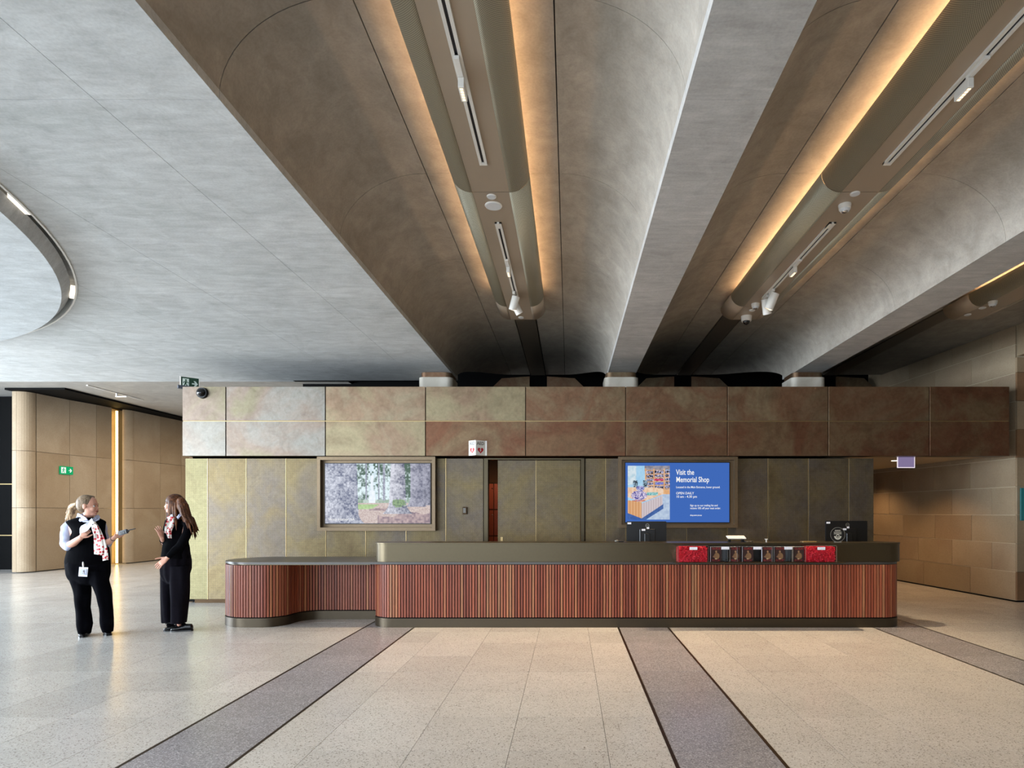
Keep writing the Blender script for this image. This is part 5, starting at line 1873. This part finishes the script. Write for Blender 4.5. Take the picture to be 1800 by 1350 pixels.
def foot_at(F, px, py):
    D = EYE * 1060 / (py - 899)
    return Vector((X(px, D) - F.X0, D - F.D, 0))


a = foot_at(F, 143, 1121); shoe(a, a + V3(-0.11, 0.22, 0), parent=per)
a = foot_at(F, 190, 1117.5); shoe(a, a + V3(-0.165, 0.19, 0), parent=per)
# --- scarf with knot and two tails
bm = bmesh.new()
ribbon(bm, strip(F, [(160.5, 924), (161.5, 930), (164.5, 940), (165, 952), (165, 962), (165.5, 974)], [(168.5, 920.5), (172, 926), (177, 940), (181, 954), (182, 964), (180, 976)], [-.155, -.175, -.185, -.19, -.195, -.20], seed=1))
ribbon(bm, strip(F, [(167, 921), (171, 930), (174, 945), (177, 960), (180, 974), (180.5, 986)], [(169.5, 920), (176, 930), (183, 945), (187, 958), (189.5, 972), (190.5, 984)], [-.15, -.165, -.175, -.18, -.19, -.195], seed=2))
limb(bm, [F.p(162, 917, -.16), F.p(166, 919.5, -.17)], [0.014, 0.017], seg=10)
link('scarf', bm, M['scarf'], per, smooth=True)
# --- bracelet
bm = bmesh.new()
wd = (wr_l - el_l).normalized(); wp = wr_l - wd * 0.02
q = wd.to_track_quat('Z', 'Y').to_matrix().to_4x4()
bm2 = bmesh.new()
n = 24
for i in range(n):
    a0, a1 = 2 * PI * i / n, 2 * PI * (i + 1) / n
    p0 = wp + q.to_3x3() @ V3(0.029 * math.cos(a0), 0.029 * math.sin(a0), 0.004 * math.sin(a0 * 3)); p1 = wp + q.to_3x3() @ V3(0.029 * math.cos(a1), 0.029 * math.sin(a1), 0.004 * math.sin(a1 * 3))
    limb(bm, [p0, p1], [0.003, 0.003], seg=5)
bm2.free()
link('bracelet', bm, M['black_plastic'], per)
# --- things held or worn loose
O = Vector((F.X0, F.D, 0))
pap = empty('paper', F.p(152, 926, -0.32) + O, label='folded white paper held up in the left person\'s raised hand', cat='paper')
bm = bmesh.new()
out = [(140, 929, -.30), (142.5, 924.5, -.31), (151, 920, -.34), (161, 911, -.35), (162.5, 914, -.36), (164, 919, -.35), (159, 926, -.33), (155, 931.5, -.32), (150, 935, -.31), (140, 937.5, -.30)]
c0 = bm.verts.new(F.p(152, 926, -.315) + O - pap.location)
vs = [bm.verts.new(F.p(*q) + O - pap.location) for q in out]
fs = [bm.faces.new((c0, vs[i], vs[(i + 1) % len(vs)])) for i in range(len(vs))]
r = bmesh.ops.extrude_face_region(bm, geom=fs)
for v in r['geom']:
    if isinstance(v, bmesh.types.BMVert): v.co.y += 0.002
link('sheet', bm, M['paper'], pap)
rad = empty('radio', F.p(217, 936.5, -0.19) + O, label='small black two-way radio with antenna held in the left person\'s hand', cat='radio')
ro = rad.location - O
def rp3(*a): return F.p(*a) - ro
def tilted(m, c, ax, lx, ly, lz, bev):
    q = ax.to_track_quat('X', 'Z').to_matrix().to_4x4()
    t_ = bmesh.new(); box(t_, -lx / 2, lx / 2, -ly / 2, ly / 2, -lz / 2, lz / 2, bev=bev, seg=2)
    bmesh.ops.transform(t_, matrix=Matrix.Translation(c) @ q, verts=t_.verts)
    me_ = bpy.data.meshes.new('t'); t_.to_mesh(me_); t_.free(); m.from_mesh(me_); bpy.data.meshes.remove(me_)
ax_r = (rp3(238, 929.8, -.19) - rp3(213, 937, -.19)).normalized()
bm = bmesh.new(); tilted(bm, rp3(216.5, 935.8, -.19), ax_r, 0.105, 0.034, 0.050, 0.006)
link('case', bm, M['black_plastic'], rad)
bm = bmesh.new(); tilted(bm, rp3(215.5, 936.2, -.209), ax_r, 0.045, 0.004, 0.030, 0.001); link('display', bm, M['black_gloss'], rad)
bm = bmesh.new(); limb(bm, [rp3(223.5, 934.6, -.19), rp3(226.2, 933.8, -.19)], [0.008, 0.008], seg=10); link('knob', bm, M['black_plastic'], rad, smooth=True)
bm = bmesh.new(); limb(bm, [rp3(223, 932.6, -.19), rp3(229, 931.3, -.19), rp3(238, 929.4, -.19)], [0.0065, 0.0055, 0.0045], seg=8)
link('antenna', bm, M['black_plastic'], rad, smooth=True)
bdg = empty('id_badge', F.p(146, 1005, -0.175) + O, label='white identity badge clipped at the waist of the left person', cat='badge')
bo = bdg.location - O
def bp(*a): return F.p(*a) - bo
bm = bmesh.new()
vs = [bm.verts.new(bp(*q)) for q in ((139.2, 996.8, -.18), (154.8, 997.5, -.18), (153, 1013.8, -.185), (137.8, 1013, -.185))]
f = bm.faces.new(vs); r = bmesh.ops.extrude_face_region(bm, geom=[f])
for v in r['geom']:
    if isinstance(v, bmesh.types.BMVert): v.co.y += 0.004
link('card', bm, M['paper'], bdg)
bm = bmesh.new(); bm.faces.new([bm.verts.new(bp(*q)) for q in ((141.5, 999.5, -.187), (152.3, 1000, -.187), (151.2, 1011.5, -.191), (140.5, 1011, -.191))]); link('holder', bm, M['shirt'], bdg)
bm = bmesh.new(); bm.faces.new([bm.verts.new(bp(*q)) for q in ((146.5, 1004, -.19), (148, 1005.5, -.19), (149.5, 1009.5, -.193), (144, 1009.5, -.193))])
bm.faces.new([bm.verts.new(bp(146.9 + 1.6 * math.cos(t * PI / 5), 1003.8 + 1.8 * math.sin(t * PI / 5), -.1925)) for t in range(10)]); link('portrait', bm, M['iris'], bdg)
bm = bmesh.new(); limb(bm, [bp(146, 988.5, -.165), bp(146.3, 993, -.172), bp(146.5, 997.5, -.178)], [0.007, 0.009, 0.006], seg=8); link('clip', bm, M['white'], bdg)

# ============================ right person: long brown hair, black cardigan, wide trousers
F = Fig(308, 7.33)
per = empty('person', (F.X0, F.D, 0), label='person with long brown hair in black cardigan and wide trousers, one hand lowered, one raised', cat='person')
bm = bmesh.new()
T, M4 = head(bm, F.p(306, 886.5, 0.0), -2.80, 0.0, 1.02)
limb(bm, [F.p(311, 912, 0.01), F.p(309, 900, 0.0), F.p(308, 890, 0.0)], [F.r(8.6), F.r(8.0), F.r(8.4)], seg=16)
loft(bm, [tors(909, 312, 11, .06), tors(915, 313, 19, .08), tors(930, 314, 21, .10), tors(952, 311, 19, .095), tors(975, 310, 20, .10), tors(1000, 309, 19, .095), tors(1008, 309, 17, .08)], 24)
for (hx, kx, ax_, dd) in ((301, 299, 299, 0.06), (316, 317, 315, -0.045)):
    limb(bm, [F.p(hx, 1005, dd * .6), F.p(kx, 1052, dd), F.p(ax_, 1098, dd)], [0.056, 0.038, 0.024], seg=14)
# near arm, lowered and reaching forward
sh, el, wr_ = F.p(331, 921, -0.10), F.p(318, 957, -0.16), F.p(294.5, 980.5, -0.26)
limb(bm, [sh, F.p(327, 938, -0.14), el], [0.045, 0.042, 0.036], seg=14)
limb(bm, [el, F.p(306, 970, -0.21), wr_], [0.036, 0.032, 0.023], seg=14)
hand(bm, wr_, F.p(283, 990, -0.29) - wr_, V3(-0.2, -0.9, 0.2), [-0.12, -0.15, -0.16, -0.1], spread=0.5, thumb_side=1, size=1.05)
# far arm, forearm raised
sh2, el2, wr2_ = F.p(297, 918, 0.10), F.p(290, 955, 0.02), F.p(285, 946, -0.12)
limb(bm, [sh2, F.p(292, 938, 0.07), el2], [0.042, 0.038, 0.034], seg=14)
limb(bm, [el2, F.p(287.5, 951.5, -0.05), wr2_], [0.034, 0.030, 0.023], seg=14)
hand(bm, wr2_, F.p(280, 931, -0.13) - wr2_, V3(-0.95, 0.2, 0.2), [0.10, 0.12, 0.14, 0.2], spread=0.4, thumb_side=-1, size=0.98)
me = fuse(bm, 0.0045, 3)
link('body', me, M['skin'], per)
face_parts(per, T, M4, 1.02, M['hair_brown'])
# hair: cap and long locks down the back and beside the face
bm = bmesh.new()
hell(-0.010, 0, 0.040, 0.096, 0.084, 0.086)
hell(-0.040, 0, 0.000, 0.075, 0.080, 0.095)
rh = random.Random(4)
for i in range(46):
    t = i / 45
    a0 = math.radians(62 + 236 * t)                 # around the skull from one temple over the back to the other
    r0 = V3(math.cos(a0) * 0.086 - 0.012, math.sin(a0) * 0.082, 0.035)
    p0 = T(r0.x * 0.5, r0.y * 0.5, 0.10); p1 = T(r0.x, r0.y, 0.03); p2 = T(r0.x * 1.04, r0.y * 1.1, -0.07)
    back = max(0.0, -math.cos(a0))
    end = T(r0.x * 1.1, r0.y * 1.35, -0.16)
    z = 930 + 14 * back + rh.uniform(-5, 6)
    tgt = F.p(325 + 11 * back + rh.uniform(-3, 3), z, 0.02 - math.sin(a0) * -0.12)
    tgt.y = p2.y * 1.1 + rh.uniform(-0.02, 0.02)
    front = a0 < math.radians(84) or a0 > math.radians(276)
    if front:
        e2 = p2 + V3(0.01, -0.01, -0.17 + rh.uniform(-0.05, 0.03)); mid = p2 + V3(-0.004, -0.01, -0.08)
    else:
        e2 = tgt; mid = (p2 * 0.45 + tgt * 0.55) + V3(0.02, 0.0, 0.045)
    limb(bm, [p0, p1, p2, mid, e2], [0.014, 0.015, 0.015, 0.014, 0.004], seg=7)
for d_ in (-0.07, 0.0, 0.06):
    limb(bm, [T(-0.06, 0, 0.03), F.p(322, 891, d_), F.p(327.5, 907, d_ - .02), F.p(333, 923, d_ - .03), F.p(335, 941, d_ - .02)], [0.065, 0.062, 0.056, 0.046, 0.010], seg=12)
limb(bm, [F.p(318, 880, -.05), F.p(320, 893, -.08), F.p(325, 906, -.12), F.p(331, 916, -.15)], [0.045, 0.045, 0.036, 0.012], seg=12)
# locks falling over the near shoulder
for (x0, x1, y1, d) in ((322, 340.5, 928, -.17), (319, 337, 938, -.19), (316, 331, 930, -.20), (313, 333, 922, -.19), (309, 310, 932, -.16), (305, 307, 925, -.15), (299, 299, 928, -.10), (295.5, 293, 935, -.04), (325, 341, 934, -.12), (327, 342, 926, -.05), (327, 341, 940, 0.0), (326, 339, 945, .03)):
    m = F.p((x0 * 2 + x1) / 3, 905, d * 0.8)
    limb(bm, [F.p(x0, 884, d * 0.45), m, F.p((x0 + 3 * x1) / 4, (905 + y1) / 2, d), F.p(x1, y1, d)], [0.015, 0.016, 0.014, 0.004], seg=7)
me = fuse(bm, 0.0045, 2)
link('hair', me, M['hair_brown'], per)
# cardigan with sleeves
bm = bmesh.new()
loft(bm, [tors(907, 311, 9, .06), tors(911, 313, 17, .08), tors(915, 315, 23, .10), tors(925, 315.5, 25, .115), tors(938, 313, 24, .12), tors(952, 309.5, 22, .115), tors(962, 309, 23.5, .12), tors(972, 309, 25, .125), tors(982, 310, 25.5, .13)], 30)
limb(bm, [F.p(329, 917, -0.06), F.p(332, 925, -0.12), F.p(327, 941, -0.16), F.p(318, 957, -0.175)], [0.058, 0.056, 0.050, 0.046], seg=18)
limb(bm, [F.p(318, 957, -0.175), F.p(307, 968, -0.215), F.p(297, 978, -0.25)], [0.046, 0.042, 0.036], seg=18)
limb(bm, [F.p(298, 917, 0.08), F.p(293, 938, 0.07), F.p(290, 955, 0.02), F.p(286.5, 950, -0.06)], [0.050, 0.046, 0.044, 0.038], seg=18)
me = fuse(bm, 0.008, 4)
link('cardigan', wrinkle(me, 0.006, 12, 12, 5), M['knit'], per)
bm = bmesh.new()
for pts in ([(311, 909, -.16), (315, 903, -.15), (319.5, 901, -.12), (318.5, 905.5, -.16), (312.5, 912.5, -.18)], [(299, 905, -.12), (303, 904, -.13), (304, 909, -.16), (299, 911, -.14)]):
    vs = [bm.verts.new(F.p(*q)) for q in pts]; f = bm.faces.new(vs); r = bmesh.ops.extrude_face_region(bm, geom=[f])
    for v in r['geom']:
        if isinstance(v, bmesh.types.BMVert): v.co.y += 0.012
limb(bm, [F.p(299, 909, -.08), F.p(304, 911, -.13), F.p(312, 909, -.14), F.p(318, 904, -.10), F.p(320, 903, 0.0)], [0.012] * 5, seg=8)
link('collar', bm, M['shirt'], per)
# wide trousers
bm = bmesh.new()
def leg2(pts):
    secs = []
    for py, c, hw, ry, d in pts:
        rx = math.sqrt(max((hw * F.k) ** 2 - (ry * F.t) ** 2, 0.0025))
        secs.append(ring(F.p(c, py, d), rx, ry, 0.0))
    loft(bm, secs, 26)
loft(bm, [tors(960, 309, 22, .11), tors(970, 309.5, 24, .12), tors(985, 310, 26.5, .135), tors(1000, 309.5, 27, .14), tors(1010, 308.5, 25.5, .13), tors(1018, 308, 21, .11), tors(1026, 308, 13, .07)], 28)
leg2([(995, 301, 18, .10, 0.06), (1020, 298.5, 17, .11, 0.065), (1050, 298, 16, .11, 0.065), (1080, 298, 14.5, .10, 0.065), (1093.5, 298, 13.5, .09, 0.065)])
leg2([(995, 316, 20, .11, -0.04), (1020, 316, 18.5, .11, -0.05), (1050, 316, 17, .105, -0.05), (1080, 314.5, 15.5, .10, -0.05), (1095, 313, 15.3, .10, -0.05)])
me = fuse(bm, 0.009, 3)
link('trousers', wrinkle(me, 0.012, 16, 2.0, 3), M['trouser_plum'], per)
# scarf
bm = bmesh.new()
ribbon(bm, strip(F, [(296, 910), (294, 918), (291.5, 928), (291, 936), (295, 946)], [(305.5, 908), (306.5, 916), (305, 925), (301, 935), (301.5, 946.5)], [-.16, -.175, -.18, -.185, -.185], seed=5, wave=0.012))
ribbon(bm, strip(F, [(293.5, 912), (290.5, 922), (289, 931), (289.5, 937)], [(300, 912), (299, 922), (296, 930), (296, 938)], [-.13, -.15, -.165, -.165], seed=6, wave=0.012))
limb(bm, [F.p(297, 910, -.16), F.p(304, 911, -.17)], [0.020, 0.020], seg=10)
link('scarf', bm, M['scarf'], per, smooth=True)
a = foot_at(F, 284.5, 1111); s1_ = shoe(a + V3(0, 0.03, 0), a + V3(0.21, 0.14, 0), parent=per)
a = foot_at(F, 300, 1110.5); s2_ = shoe(a, a + V3(0.23, 0.06, 0), parent=per)
for s_, px in ((s1_, 293.5), (s2_, 310.5)):
    bm = bmesh.new(); c = foot_at(F, px, 1109); 
    limb(bm, [c + V3(-0.015, -0.02, 0.085), c + V3(0.0, 0.0, 0.095), c + V3(0.02, 0.04, 0.09)], [0.005] * 3, seg=6)
    link('buckle', bm, M['chrome'], s_, smooth=True)
for px in (299.5, 315.5):
    bm = bmesh.new(); c = F.p(px, 1100, -0.02 if px > 310 else 0.06)
    limb(bm, [V3(c.x, c.y, 0.05), V3(c.x, c.y, 0.16)], [0.042, 0.045], seg=14)
    link('sock', fuse(bm, 0.006, 2), M['knit'], per)
